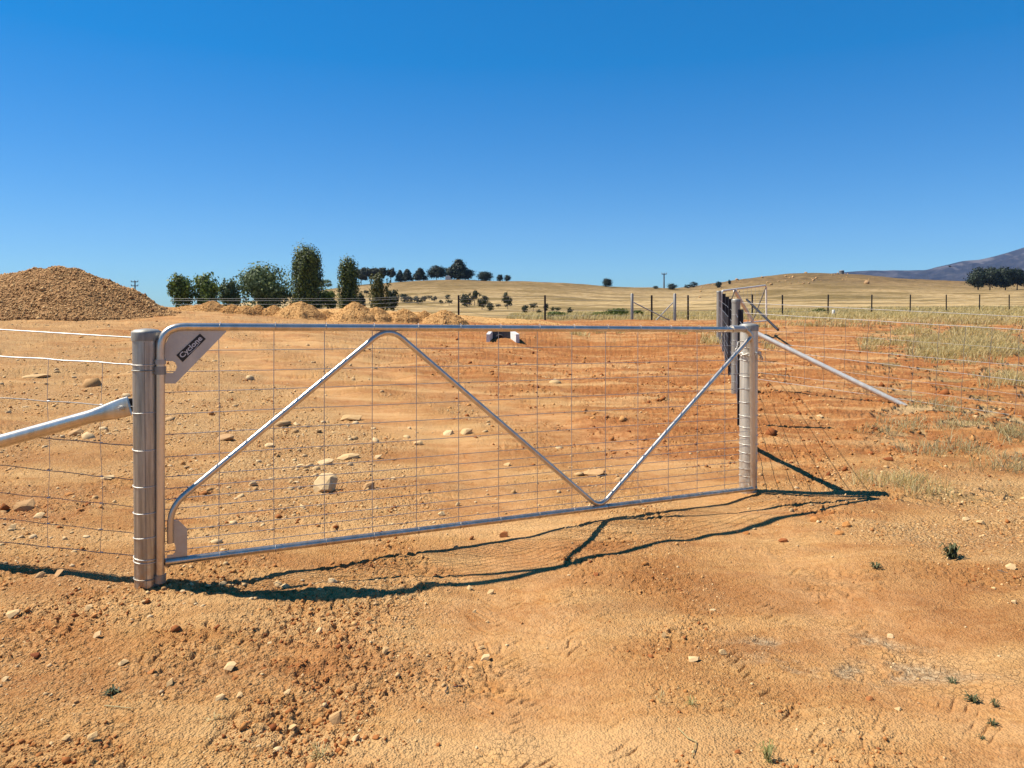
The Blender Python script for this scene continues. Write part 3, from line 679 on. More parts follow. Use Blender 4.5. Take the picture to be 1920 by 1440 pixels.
for f_ in mrow:
    pts = [rowpt(x, f_)+GN*-.012 for x in (306, 500, 700, 900, 1100, 1300, 1411)]
    for q in pts: q.z += random.uniform(-.002, .002)
    ms.tube(pts, .0019, 5, cap=False)
for x in [411,515,610,700,783,862,937,1010,1075,1138,1199,1256,1310,1362]:
    ms.tube([rowpt(x, 1)+GN*-.016, rowpt(x, .5)+GN*-.015+GU*random.uniform(-.003, .003), rowpt(x, 0)+GN*-.016], .0019, 5, cap=False)
ms.build('mesh_panel', M['meshwire'], gate)
# clips that hold the mesh to the rails
for x in [411,515,610,700,783,862,937,1010,1075,1138,1199,1256,1310,1362]:
    for f_ in (1, 0):
        c = rowpt(x, f_); R0 = .0205; cl = MB()
        cl.tube([c+GN*R0*math.cos(a)+Vector((0, 0, R0*math.sin(a)))+GU*.006*math.sin(a/2) for a in np.linspace(0, 2*math.pi, 13)], .0012, 4, cap=False); cl.build('clip', M['meshwire'], gate)
pl = MB().prism([gp(*q) for q in [(307,719),(329,719),(424,622),(424,612),(345,612),(318,628),(307,652),(307,677),(324,677),(329,680),(332,688),(329,696),(324,699.5),(307,699.5)]], GN, .005)
plate = pl.build('corner_plate', M['plate'], gate)
sq = [gp(330.5, 666, .0045), gp(375, 625.5, .0045), gp(386, 635.5, .0045), gp(342.5, 679, .0045)]
sign = MB().prism(sq, GN, .002).build('sign', M['black'], plate)
# lettering on the sign
fc = bpy.data.curves.new('lettering', 'FONT'); fc.body = 'Cyclone'; fc.size = 1; fc.offset = .022; fc.extrude = .02; fc.align_x = 'CENTER'; fc.align_y = 'CENTER'; fc.shear = 0.0
to = bpy.data.objects.new('lettering_curve', fc); COL.objects.link(to); bpy.context.view_layer.update()
tm = bpy.data.meshes.new_from_object(to.evaluated_get(bpy.context.evaluated_depsgraph_get())); tm.name = 'lettering'; COL.objects.unlink(to); bpy.data.objects.remove(to)
ex = ((sq[1]-sq[0])+(sq[2]-sq[3])).normalized(); ey = GN.cross(ex).normalized(); cc = sum(sq, Vector())/4
if ey.z < 0: ey = -ey
wv = np.array([v.co for v in tm.vertices]); W_ = wv[:, 0].max()-wv[:, 0].min(); H_ = wv[:, 1].max()-wv[:, 1].min()
sl = (sq[1]-sq[0]).length*.88/W_; sh = (sq[3]-sq[0]).length*.74/H_; cx_, cy_ = (wv[:, 0].max()+wv[:, 0].min())/2, (wv[:, 1].max()+wv[:, 1].min())/2
for v in tm.vertices:
    q = v.co; v.co = cc+GN*(.0014+q.z*.03)+ex*((q.x-cx_)*sl)+ey*((q.y-cy_)*sh)
tm.materials.clear(); tm.materials.append(M['ink']); lo = bpy.data.objects.new('lettering', tm); COL.objects.link(lo); attach(lo, sign)
sw = MB(); 
sw.tube([cc+GN*.002+ex*a+ey*(-.0125-.004*math.sin((a+.03)*50)) for a in np.linspace(-.028, .045, 12)], .0013, 5)
swo = sw.build('sign_flourish', M['ink'], sign)
MB().prism([gp(*q) for q in [(325,976),(335,976),(351,991),(351,1046),(313,1051),(313,1041),(324,1040),(328,1036),(329.5,1028),(328,1020),(325,1017)]], GN, .005).build('lower_plate', M['plate'], gate)
# collars and hinge straps
hg = MB(); c1 = gp(301, 674); hg.tube([c1, gp(301, 683)], .0235, 14); hg.build('collar', M['plate'], gate)
HPC = Vector(((274-960)/F*3.47, 3.47, 0)); HPR = .0595
def hinge(y0, y1):
    a = gp(301, y0); b = gp(301, y1); mb = MB(); mb.tube([a, b], .024, 14)
    z = (a.z+b.z)/2; hh = a.z-b.z; d = Vector((a.x-HPC.x, a.y-HPC.y, 0)); M3 = Matrix.Rotation(math.atan2(d.y, d.x), 3, 'Z')
    mb.box(Vector((HPC.x, HPC.y, z))+d*.55, d.length*.85, .03, hh*.8, M3)
    mb.tube([Vector((HPC.x+(HPR+.002)*math.cos(t), HPC.y+(HPR+.002)*math.sin(t), z)) for t in np.linspace(0, 2*math.pi, 25)[:-1]], .003, 6, closed=True)
    mb.build('hinge', M['oldpost'], gate)
hinge(687, 702); hinge(1077, 1092)
# latch fitting on the top rail
a = gp(1373, 616.5); b = gp(1396, 616.8)
lf = MB().tube([a, b], .0235, 14); lf.tube([a-GU*.006, a+GU*.006], .027, 14); lf.tube([b-GU*.006, b+GU*.006], .027, 14); lf.build('latch_fitting', M['plate'], gate)

def post_mesh(c, z0, z1, r, cap=True):
    mb = MB(); mb.lathe((c.x, c.y, 0), [(r, z0-.15), (r, z1-.012)], 32); return mb
def rings(c, r, zs, wr, mat, parent):
    for z in zs:
        mb = MB()
        tl = random.uniform(-.006, .006); ph = random.uniform(0, 6)
        mb.tube([Vector((c.x+(r+wr)*math.cos(t), c.y+(r+wr)*math.sin(t), z+tl*math.cos(t+ph))) for t in np.linspace(0, 2*math.pi, 29)[:-1]], wr, 6, closed=True)
        mb.build('tie_wire', mat, parent)
def cap_mb(c, z, r):
    return MB().lathe((c.x, c.y, z), [(r+.004, -.045), (r+.005, -.010), (r+.003, -.002), (r*.8, .006), (r*.3, .010), (.002, .011)], 32)
# hinge post
gzl = gz(HPC.x, HPC.y); ztop = P(274, 621, 3.41).z
hp = empty('gate_post', (HPC.x, HPC.y, gzl), 'thick round galvanised hinge post with a capped top at the left end of the gate', 'post', 'round gate posts')
post_mesh(HPC, gzl, ztop, HPR).build('tube', M['post'], hp); cap_mb(HPC, ztop, HPR).build('cap', M['oldpost'], hp)
rings(HPC, HPR, [P(274, y, 3.44).z for y in (684, 774, 842, 910, 961, 1008, 1046, 1052)], .0021, M['stay'], hp)
sm = MB(); sm.tube([Vector((HPC.x+.018, HPC.y-HPR*.955, z)) for z in (gzl, ztop-.05)], .0018, 5); sm.build('seam', M['oldpost'], hp)
# its stay: a tube flattened and bolted at the post, running down along the left fence
A = P(247, 760, 3.5); Bp = P(0, 828, 3.64); dirn = (Bp-A).normalized(); end = A+dirn*3.0
st = MB(); pts = [A+dirn*.012, A+dirn*.05, A+dirn*.10, A+dirn*.16, A+dirn*.22, A+dirn*2.6]
# flattened end: oval rings
def oval(mb, pts, rw, rh, n=20):
    side = dirn.cross(Vector((0, 0, 1))).normalized(); up = side.cross(dirn).normalized(); vs = []
    for q, a, b in zip(pts, rw, rh):
        for k in range(n):
            t = 2*math.pi*k/n; vs.append(q+side*a*math.cos(t)+up*b*math.sin(t))
    fs = [(i*n+k, i*n+(k+1) % n, (i+1)*n+(k+1) % n, (i+1)*n+k) for i in range(len(pts)-1) for k in range(n)]
    mb.add(vs, fs); mb.add(vs[:n], [tuple(range(n))[::-1]], False); mb.add(vs[-n:], [tuple(range(n))], False)
oval(st, pts, (.007, .008, .012, .024, .0325, .0325), (.046, .046, .043, .037, .0325, .0325))
sto = st.build('stay', M['tube'], hp)
bt = MB(); side = dirn.cross(Vector((0, 0, 1))).normalized(); 
if side.y > 0: side = -side
bt.tube([A+dirn*.05+side*.006, A+dirn*.05+side*.024], .013, 6); bt.tube([A+dirn*.05+side*.02, A+dirn*.05+side*.032], .007, 8); bt.build('bolt', M['stay'], sto)
MB().box(P(245.5, 759, 3.53), .05, .012, .060).build('bracket', M['dark'], hp)

# latch post
LPC = Vector(((1404.5-960)/F*5.385, 5.385, 0)); LPR = .0625; lz = gz(LPC.x, LPC.y); lt = P(1404, 609, 5.32).z
lp = empty('gate_post', (LPC.x, LPC.y, lz), 'thick pale galvanised latch post behind the right end of the gate', 'post', 'round gate posts')
post_mesh(LPC, lz, lt, LPR).build('tube', M['post_pale'], lp); cap_mb(LPC, lt, LPR).build('cap', M['oldpost'], lp)
rings(LPC, LPR, [P(1404, y, 5.33).z for y in (652, 676, 705, 731, 755, 780, 802, 818, 834, 850, 866, 880, 895)], .002, M['stay'], lp)
FD = Vector((1.52, 5.32, 0)).normalized()                 # direction of the receding fence
s0 = LPC+FD*.06+Vector((0, 0, lz+.88)); s1 = LPC+FD*2.0; s1.z = gz(s1.x, s1.y)-.05
MB().tube([s0, s1], .030, 14).build('stay', M['oldpost'], lp)
# chain round post and stile, with a hook
def chain(name, pts, label):
    pts = [Vector(p) for p in pts]; L_ = [0]
    for i in range(1, len(pts)): L_.append(L_[-1]+(pts[i]-pts[i-1]).length)
    mb = MB(); s = 0; k = 0; pitch = .026
    while s < L_[-1]:
        i = max(j for j in range(len(pts)-1) if L_[j] <= s); t = (s-L_[i])/(L_[i+1]-L_[i]); c = pts[i].lerp(pts[i+1], t); d = (pts[i+1]-pts[i]).normalized()
        a = d.cross(Vector((0, 0, 1))).normalized() if abs(d.z) < .95 else Vector((0, 1, 0)); b = d.cross(a); n = a if k % 2 else b
        mb.tube([c+d*.019*math.cos(t_)+n*.010*math.sin(t_) for t_ in np.linspace(0, 2*math.pi, 13)[:-1]], .0035, 6, closed=True); s += pitch; k += 1
    o = mb.build(name, M['stay']); return tag(o, label, 'chain')
zc = P(1400, 664, 5.2).z
cp = [LPC+Vector((math.cos(t)*(LPR+.012), math.sin(t)*(LPR+.012), 0)) for t in np.linspace(math.radians(-190), math.radians(-60), 12)]
cp = [Vector((q.x, q.y, zc-.012*math.sin(i/11*math.pi))) for i, q in enumerate(cp)]+[gp(1424, 662, .03), gp(1428, 672, 0)]
chain('chain', cp, 'bright steel chain hanging round the latch post and gate end')
hk = MB(); q0 = gp(1384, 641, -.03); q1 = gp(1382, 652, -.03); hk.tube([q0, q1], .005, 8); rr = gp(1382, 655, -.03)
hk.tube([rr+Vector((.012*math.cos(t), 0, -.006+.013*math.sin(t))) for t in np.linspace(.4, 5.6, 12)], .004, 6)
hk.tube([q0, LPC+Vector((-.03, 0, q0.z))], .004, 6); hk.build('latch_hook', M['stay'], lp)

# ------------------------------------------------------------------ fences
def picket(mb, x, y, h, lean=(0, 0), s=1.):
    z = gz(x, y); b = Vector((x, y, z-.2)); t = Vector((x+lean[0], y+lean[1], z+h))
    ax = (t-b).normalized()
    for a in (90, 210, 330):
        d = Vector((math.cos(math.radians(a)), math.sin(math.radians(a)), 0)); d = (d-ax*d.dot(ax)).normalized(); n = ax.cross(d)
        w_, th = .030*s, .0035*s
        vs = [b-n*th, b+n*th, b+d*w_+n*th, b+d*w_-n*th, t-n*th, t+n*th, t+d*w_+n*th, t+d*w_-n*th]
        mb.add(vs, [(0,1,2,3),(7,6,5,4),(0,4,5,1),(1,5,6,2),(2,6,7,3),(3,7,4,0)], False)
    return mb
# left fence (beside the hinge post)
lf_ = empty('wire_fence', (-2.2, 3.6, gz(-2.2, 3.6)), 'stock wire fence with horizontal strands running left from the hinge post', 'fence', 'wire fences')
def lfp(px, py): return P(px, py, 3.66-(px/250)*.15)
wl = [(618, 633, .0031), (668, 683.5, .0034), (746, 763, .0026), (814, 836, .0024), (872, 900, .0020), (924, 950, .0017), (972, 1000, .0017), (1016, 1042, .0022)]
mb = MB(); mlow = MB()
for a_, b_, r_ in wl:
    pts = []
    for i in range(21):
        px_ = -420+i*(250+420)/20; y_ = a_+(b_-a_)*px_/250; q = lfp(px_, y_); q.z += .0022*math.sin(i*2.1+a_) if a_ > 640 else 0; pts.append(q)
    (mb if a_ < 700 else mlow).tube(pts, r_, 6, cap=False)
mlow.build('mesh_wires', M['dullwire'], lf_)
mb.build('strand_wires', M['wire'], lf_)
mb = MB()
for px_ in (-390, -295, -200, -104, -7, 91, 190):
    ya = 668+15.5*px_/250; yb = 1016+26*px_/250; pts = []
    for i in range(15):
        t = i/14; pts.append(lfp(px_+2.2*math.sin(t*9+px_), ya+(yb-ya)*t))
    mb.tube(pts, .0014, 5, cap=False)
    for a_, b_, r_ in wl[1:]:
        q = lfp(px_, a_+(b_-a_)*px_/250); mb.tube([q-Vector((.007, 0, 0)), q+Vector((.007, 0, .001))], .0036, 5)
mb.build('stay_wires', M['wire'], lf_)
q = P(-440, 600, 3.9); pm = picket(MB(), q.x, q.y, 1.25); pm.build('picket', M['picket'], lf_)

def stock_fence(name, a, b, label, hs_, za=None, zb=None, vstep=.3, wr=.002, n=40, sag=.0):
    """line wires and stay wires between two points that follow the ground"""
    e = empty(name, (a[0], a[1], gz(*a)), label, 'fence', 'wire fences'); A = Vector((a[0], a[1], 0)); B = Vector((b[0], b[1], 0)); L_ = (B-A).length
    mb = MB()
    for j, h_ in enumerate(hs_):
        pts = []
        for i in range(n+1):
            q = A.lerp(B, i/n); za_ = float(H0(q.x, q.y)); pts.append(Vector((q.x, q.y, za_+h_+random.uniform(-.003, .003))))
        mb.tube(pts, wr*(1.4 if j >= len(hs_)-2 else 1), 5, cap=False)
    mb.build('strand_wires', M['wire'], e)
    if vstep:
        mb = MB(); s = vstep*.5
        while s < L_:
            q = A.lerp(B, s/L_); z = float(H0(q.x, q.y)); k = len(hs_)-1 if len(hs_) > 7 else len(hs_)
            mb.tube([Vector((q.x+.004*math.sin(i+s), q.y, z+h_)) for i, h_ in enumerate(hs_[:k])], wr*.7, 4, cap=False); s += vstep
        mb.build('stay_wires', M['wire'], e)
    return e
P2 = Vector(((1380-960)/F*10.6, 10.6, 0)); P3 = Vector(((1348-960)/F*19.5, 19.5, 0))
HS = [.06, .17, .28, .42, .58, .76, .95, 1.12]
rf_ = stock_fence('wire_fence', (LPC.x, LPC.y), (P2.x, P2.y), 'wire fence running away from the latch post, seen almost end on', HS)
for t in (.52,):
    q = LPC.lerp(P2, t); picket(MB(), q.x, q.y, 1.26, (0, 0), 1.1).build('picket', M['picket'], rf_)
rf2 = stock_fence('wire_fence', (P2.x, P2.y), (P3.x, P3.y), 'continuation of the receding fence from the corner post to the far gate post', HS)
for px_, d_ in ((1369, 12.6), (1363, 14.8), (1357, 17.)):
    q = P(px_, 600, d_); picket(MB(), q.x, q.y, 1.30, (0, 0), 1.4).build('picket', M['picket'], rf2)
# old wooden-grey sheet of posts: thick receding strainers
z2 = gz(P2.x, P2.y); t2 = P(1380, 561.5, 10.55).z
cp2 = empty('corner_post', (P2.x, P2.y, z2), 'round galvanised corner post standing behind the latch post', 'post', 'round gate posts')
post_mesh(P2, z2, t2, .060).build('tube', M['oldpost'], cp2); cap_mb(P2, t2, .06).build('cap', M['oldpost'], cp2)
rings(P2, .06, [z2+h_ for h_ in HS], .0022, M['wire'], cp2)
fa = P(1389, 610.5, 10.5); fb = P(1702, 764, 9.3)
MB().tube([fa, fb], .034, 14).build('stay', M['stay'], cp2)
z3 = gz(P3.x, P3.y); t3 = P(1348, 546, 19.5).z
fp = empty('gate_post', (P3.x, P3.y, z3), 'galvanised post at the far end of the receding fence, hinging the open gate', 'post', 'round gate posts')
post_mesh(P3, z3, t3, .062).build('tube', M['oldpost'], fp); cap_mb(P3, t3, .062).build('cap', M['oldpost'], fp)

# right fence: from the corner post towards the right foreground
rt = empty('wire_fence', (5.0, 9.3, gz(5.0, 9.3)), 'pale wire fence crossing the right side, dropping towards the photo edge', 'fence', 'wire fences')
RD = (Vector((5.9, 8.6, 0))-Vector((P2.x, P2.y, 0))); RN = Vector((-RD.y, RD.x, 0)).normalized()
def rp(px, py):
    r = ray(px, py); o = Vector((0, 0, EYE)); t = (Vector((P2.x, P2.y, 0))-o).dot(RN)/r.dot(RN); return o+r*t
rw = [(1388, 567.5, 1920, 594, .0032), (1388, 586.5, 1920, 618.5, .0036), (1388, 616, 1920, 655, .0015), (1388, 639, 1920, 686, .0026), (1388, 650, 1920, 714.5, .0028), (1388, 672, 1920, 741, .0016), (1388, 694, 1920, 760, .0019), (1388, 706, 1920, 781, .0030)]
mb = MB()
for x0, y0, x1, y1, r_ in rw:
    pts = [rp(x0+(x1+260-x0)*i/24, y0+(y1-y0)/(x1-x0)*((x1+260-x0)*i/24)+random.uniform(-.3, .3)) for i in range(25)]; mb.tube(pts, r_, 6, cap=False)
mb.build('strand_wires', M['stay'], rt)
mb = MB()
for xt in (1402, 1436, 1474, 1510, 1546.5, 1586.6, 1628, 1670, 1715, 1761, 1810, 1860, 1913, 1968, 2025, 2085, 2148):
    xb = xt-(xt-1388)*.02; pts = []
    for i in range(9):
        t = i/8; px_ = xt+(xb-xt)*t+1.2*math.sin(i*1.7+xt); ya = 586.5+(618.5-586.5)/532*(px_-1388); yb = 706+75/532*(px_-1388); pts.append(rp(px_, ya+(yb-ya)*t))
    mb.tube(pts, .0027, 5, cap=False)
mb.build('stay_wires', M['dullwire'], rt)
q = rp(2190, 700); picket(MB(), q.x, q.y, 1.25).build('picket', M['picket'], rt)

# far open gate
fg = empty('farm_gate', (P3.x, P3.y, z3), 'distant pale tube gate standing open beside the far gate post', 'gate')
c00 = P(1353, 612, 19.6); c01 = P(1353, 545.5, 19.6); c10 = P(1437, 603, 22.3); c11 = P(1436.5, 535, 22.3)
mb = MB(); mb.tube(bend([(c00, 0), (c01, .12), (c11, .12), (c10, 0)], 6), .026, 10); mb.tube([c00.lerp(c01, .04), c10.lerp(c11, .02)], .022, 10); mb.build('frame', M['white_tube'], fg)
def fgp(u, v): return (c00.lerp(c01, v)).lerp(c10.lerp(c11, v), u)
MB().tube([fgp(.27, .97), fgp(.66, .04)], .050, 10).build('brace', M['white_tube'], fg)  # whiter than the other braces: sunlight on it put into the colour
MB().tube([fgp(.66, .04), fgp(.985, .93)], .018, 8).build('brace', M['bark'], fg)
MB().tube([fgp(.27, .97), fgp(.02, .1)], .018, 8).build('brace', M['bark'], fg)
mb = MB()
for v in (.2, .4, .6, .8): mb.tube([fgp(0, v), fgp(1, v)], .003, 4)
for u in np.linspace(.08, .92, 10): mb.tube([fgp(u, 0), fgp(u, 1)], .003, 4)
mb.build('mesh_panel', M['meshwire'], fg)
zb = P(1459, 615, 18.5)
lb = MB().tube([P(1400, 561.5, 20.9), Vector((zb.x, zb.y, zb.z-.05))], .030, 10)
tag(lb.build('leaning_rail', M['picket']), 'black steel rail leaning on the distant open gate', 'rail')

# far boundary fence
bf = empty('wire_fence', P(1222, 603, 34), 'far boundary fence of black pickets and two grey braced posts across the paddock', 'fence', 'wire fences')
def foot(px, py, d):
    q = P(px, py, d); return q.x, q.y
fpk = [(860, 590, 33), (1022, 602, 34), (1222, 603, 34), (1290, 602, 35)]
for px_, py_, d_ in fpk:
    x, y = foot(px_, py_, d_); z = gz(x, y); pt = P(px_, 553.5, d_).z; picket(MB(), x, y, pt-z, (random.uniform(-.01, .01), 0), 1.5).build('picket', M['picket'], bf)
for px_ in (1185, 1265):
    x, y = foot(px_, 603, 34); z = gz(x, y); tz = P(px_, 551.5, 34).z
    MB().lathe((x, y, 0), [(.068, z-.1), (.068, tz), (.05, tz+.03)], 14).build('strainer_post', M['oldpost'], bf)
MB().tube([P(1188, 567, 33.9), P(1258, 602, 33.9)], .026, 8).build('brace', M['greypost'], bf)
MB().tube([P(1262, 567, 34.1), P(1228, 603, 34.1)], .026, 8).build('brace', M['greypost'], bf)
mb = MB()
for k, yo in enumerate((557, 563, 572, 582, 592)):
    pts = [P(px_, yo+(3 if px_ < 700 else 0)-(k*2.2 if px_ < 900 else 0), 33+1.0*(px_ > 900)) for px_ in range(320, 1380, 60)]; mb.tube(pts, .0045, 4, cap=False)
mb.build('strand_wires', M['wire'], bf)
rb = empty('wire_fence', P(1634, 588, 46), 'far fence of black pickets on the right in front of the grassy hill', 'fence', 'wire fences')
rpk = [(1467, 595, 41), (1552, 591, 43.5), (1634, 588.5, 46), (1706, 587.5, 48.5), (1774, 586.5, 51), (1836, 588, 53), (1892, 586.5, 55), (1946, 586, 57), (1410, 598, 39)]
for px_, py_, d_ in rpk:
    x, y = foot(px_, py_, d_); z = gz(x, y); pt = P(px_, 552.3 if px_ != 1467 else 553, d_).z; picket(MB(), x, y, pt-z, (random.uniform(-.02, .02), 0), 1.55).build('picket', M['picket'], rb)
mb = MB()
for k in range(5):
    pts = [P(px_, 557+k*7*(1-(px_-1400)*.0004), 39+(px_-1410)/482*16) for px_ in range(1390, 1980, 40)]; mb.tube(pts, .0045, 4, cap=False)
mb.build('strand_wires', M['meshwire'], rb)
# strainer and stay beyond the left ridge
q = P(267, 576, 34); z = gz(q.x, q.y)
e = empty('strainer_post', (q.x, q.y, z), 'grey strainer post with a low stay beyond the foot of the stockpile', 'post')
MB().lathe((q.x, q.y, 0), [(.055, z-.1), (.055, P(267, 553, 34).z), (.04, P(267, 552.3, 34).z)], 14).build('tube', M['oldpost'], e)
MB().tube([P(269, 566, 34), P(292, 576, 34)], .03, 8).build('stay', M['oldpost'], e)

# culvert headwall in the drain
cb = ray_ground(940, 640, 8, 40); CV = empty('culvert_headwall', cb, 'small pale concrete culvert headwall in the red drain beyond the gate', 'culvert')
d_ = cb.y; zb = cb.z-.1; zt = P(940, 622, d_).z
x0, x1 = P(919, 640, d_).x, P(960, 640, d_).x
mb = MB(); mb.box(((x0+x1)/2, d_+.42, (zb+zt)/2), x1-x0, .1, zt-zb); hw = mb.build('headwall', M['concrete_shaded'], CV)
xc, zc_ = P(937, 633, d_+.3).x, P(937, 633, d_+.3).z
MB().tube([Vector((xc+.10*math.cos(t), d_+.35, zc_+.10*math.sin(t)-.03)) for t in np.linspace(0, 2*math.pi, 25)[:-1]], .016, 8, closed=True).build('pipe_rim', M['concrete_shaded'], CV)
MB().tube([Vector((xc, d_+.35, zc_-.02)), Vector((xc, d_+.365, zc_-.02))], .11, 20).build('pipe_shade_disc', M['hole_shade'], CV)  # flat black disc painted as the shade inside the pipe
def wing(xa, xb, name='wing_wall'):
    vs = [(xa, d_+.45), (xb, d_-.05)]; mb = MB(); a = Vector((vs[0][0], vs[0][1], 0)); b = Vector((vs[1][0], vs[1][1], 0)); n = (b-a).cross(Vector((0, 0, 1))).normalized()*.045
    V = [a-n+Vector((0, 0, zb)), a+n+Vector((0, 0, zb)), b+n+Vector((0, 0, zb)), b-n+Vector((0, 0, zb)), a-n+Vector((0, 0, zt+.03)), a+n+Vector((0, 0, zt+.03)), b+n+Vector((0, 0, zt-.06)), b-n+Vector((0, 0, zt-.06))]
    mb.add(V, [(3,2,1,0),(4,5,6,7),(0,1,5,4),(1,2,6,5),(2,3,7,6),(3,0,4,7)], False); mb.build(name, M['concrete'], CV)
wing(x0+.02, x0-.05); wing(x1-.02, x1+.14)

# ------------------------------------------------------------------ trees
def quads(c, nrm, s, asp=1.):
    n = len(c); a = np.cross(nrm, RNG.normal(size=(n, 3))); a /= np.linalg.norm(a, axis=1)[:, None]+1e-9; b = np.cross(nrm, a)
    a = a*s[:, None]; b = b*s[:, None]*asp; j = lambda: RNG.uniform(.55, 1.15, (n, 1))
    V = np.stack([c-a*j(), c-b*j(), c+a*j(), c+b*j()], 1).reshape(-1, 3); return V, np.arange(4*n).reshape(-1, 4)
def crown_pts(kind, w_, h_, n, R):
    """leaf clump points in a unit crown; returns points and outward normals"""
    cs = []
    if kind == 'poplar':
        spires = [(-.1, 0, 1., .34), (.14, .05, .93, .32), (.05, -.1, .95, .34)]+[(R.uniform(-.24, .24), R.uniform(-.2, .2), R.uniform(.8, .95), R.uniform(.2, .3)) for _ in range(5)]
        for _ in range(int(n/16)):
            sx, sy, top, rad = spires[R.integers(len(spires))]; t = R.uniform(.04, 1)*top
            env = rad*np.clip(1.3*(1-(t/top)**10), 0, 1)*min(1, .7+t*2); a = R.uniform(0, 6.283); q = env*R.uniform(.55, 1)
            cs.append((sx+q*math.cos(a), sy+q*math.sin(a), t, .032, 1.7))
    elif kind == 'round':
        lobes = [(R.uniform(-.26, .26), R.uniform(-.26, .26), R.uniform(.32, .72), R.uniform(.2, .32)) for _ in range(11)]+[(0, 0, .55, .38), (0, 0, .78, .22)]
        for _ in range(int(n/20)):
            l = lobes[R.integers(len(lobes))]; v = R.normal(size=3); v /= np.linalg.norm(v); q = l[3]*R.uniform(.6, 1.02)
            cs.append((l[0]+v[0]*q, l[1]+v[1]*q, l[2]+v[2]*q*.95, .06, 1.))
    elif kind == 'pine':
        for _ in range(int(n/20)):
            t = R.uniform(.06, 1); env = .5*(1-t**1.9)*min(1, .75+t*2)*R.uniform(.85, 1.08); a = R.uniform(0, 6.283); q = env*R.uniform(.45, 1)
            cs.append((q*math.cos(a), q*math.sin(a), t*.97, .065, .8))
    elif kind == 'gum':
        lobes = [(R.uniform(-.3, .3), R.uniform(-.25, .25), R.uniform(.4, .85), R.uniform(.13, .22)) for _ in range(9)]
        for _ in range(int(n/20)):
            l = lobes[R.integers(len(lobes))]; v = R.normal(size=3); v /= np.linalg.norm(v); q = l[3]*R.uniform(.4, 1.05); cs.append((l[0]+v[0]*q, l[1]+v[1]*q, l[2]+v[2]*q*.8, .05, 1.))
    else:  # bush
        for _ in range(int(n/16)):
            v = R.normal(size=3); v /= np.linalg.norm(v); q = R.uniform(.5, 1.); cs.append((v[0]*.46*q, v[1]*.46*q, .42+v[2]*.42*q+.12*R.normal()*.5, .08, .8))
    cs = np.array(cs); k = max(1, n//len(cs)); pc = np.repeat(cs, k, 0)
    g = R.normal(size=(len(pc), 3))*pc[:, 3:4]; g[:, 2] *= pc[:, 4]
    p = pc[:, :3]+g; ctr = np.stack([np.zeros(len(p)), np.zeros(len(p)), np.clip(p[:, 2], .2, .7)], 1)
    nr = g/np.maximum(np.linalg.norm(g, axis=1)[:, None], 1e-6)*.7+(p-ctr)/np.maximum(np.linalg.norm(p-ctr, axis=1)[:, None], 1e-6)+R.normal(size=p.shape)*.45
    nr /= np.linalg.norm(nr, axis=1)[:, None]; p[:, 2] = np.maximum(p[:, 2], 0)
    return p, nr
def make_tree(name, loc, w_, h_, kind, mat, label, cat='tree', group=None, n=1500, ls=.02, trunk_h=.15, seed=0, depthf=1.):
    n = int(n*1.7)
    R = np.random.default_rng(seed+100); e = empty(name, loc, label, cat, group)
    p, nr = crown_pts(kind, w_, h_, n, R)
    e0 = np.percentile(p, .6, 0); e1 = np.percentile(p, 99.4, 0)
    p[:, :2] = (p[:, :2]-(e0+e1)[:2]/2)/(e1-e0)[:2]; p[:, 2] /= max(e1[2], p[:, 2].max()*.985)
    p = p*np.array([w_, w_*depthf, h_*(1-trunk_h)])+np.array([0, 0, h_*trunk_h])
    V, f = quads(p, nr, R.uniform(.6, 1.3, len(p))*ls*h_)
    o = np_mesh('crown', V, f, mat); o.parent = e
    mb = MB(); tr = max(.03, h_*.018)
    mb.tube([(0, 0, -.3), (w_*.01, 0, h_*.25), (-w_*.015, 0, h_*.55), (0, 0, h_*.85)], tr, 7, rs=[tr*1.3, tr, tr*.6, tr*.2])
    for k in range(5):
        a = R.uniform(0, 6.28); t = R.uniform(.2, .6); mb.tube([(0, 0, h_*t), (w_*.18*math.cos(a), w_*.18*math.sin(a), h_*(t+.16)), (w_*.3*math.cos(a), w_*.3*math.sin(a), h_*(t+.3))], tr*.4, 5, rs=[tr*.5, tr*.35, tr*.12])
    t = mb.build('trunk', M['bark']); t.parent = e
    return e
def dup(e, loc, sc=(1, 1, 1), rz=0, label=None):
    r = e.copy(); COL.objects.link(r); r.location = loc; r.scale = sc; r.rotation_euler = (0, 0, rz)
    if label: r['label'] = label
    for ch in list(e.children):
        c = ch.copy(); COL.objects.link(c); c.parent = r
    return r
def tree_px(name, x0, x1, yt, yb, d, kind, mat, label, n, ls, th=.12, seed=0, group=None, cat='tree', df=1., sink=True):
    q = P((x0+x1)/2, yb, d); z = gz(q.x, q.y) if sink else q.z; top = P((x0+x1)/2, yt, d).z
    return make_tree(name, (q.x, q.y, z), (x1-x0)/F*d, top-z, kind, M[mat], label, cat, group, n, ls, th, seed, df)
# near stand beyond the mounds
tree_px('leafy_tree', 321, 362, 512, 578, 110, 'round', 'oak', 'dark leafy tree at the left end of the row, forked crown', 2600, .030, .06, 1)
tree_px('leafy_tree', 362, 408, 507, 578, 112, 'round', 'oak', 'taller dark leafy tree overlapping the leftmost tree', 3000, .030, .06, 2)
tree_px('grey_tree', 415, 450, 516, 578, 116, 'round', 'silver', 'small grey-green tree left of the big round tree', 2000, .030, .04, 3)
tree_px('round_tree', 451, 545, 491, 578, 120, 'round', 'silver', 'broad rounded grey-green tree left of the wide poplar', 6000, .022, .02, 4)
tree_px('poplar_tree', 549, 603, 449, 584, 118, 'poplar', 'poplar', 'tall wide poplar, the tallest tree in the picture', 13000, .0125, .02, 5)
tree_px('leafy_tree', 596, 632, 536, 584, 121, 'round', 'oak', 'low dark tree at the foot of the wide poplar', 1600, .035, .03, 6)
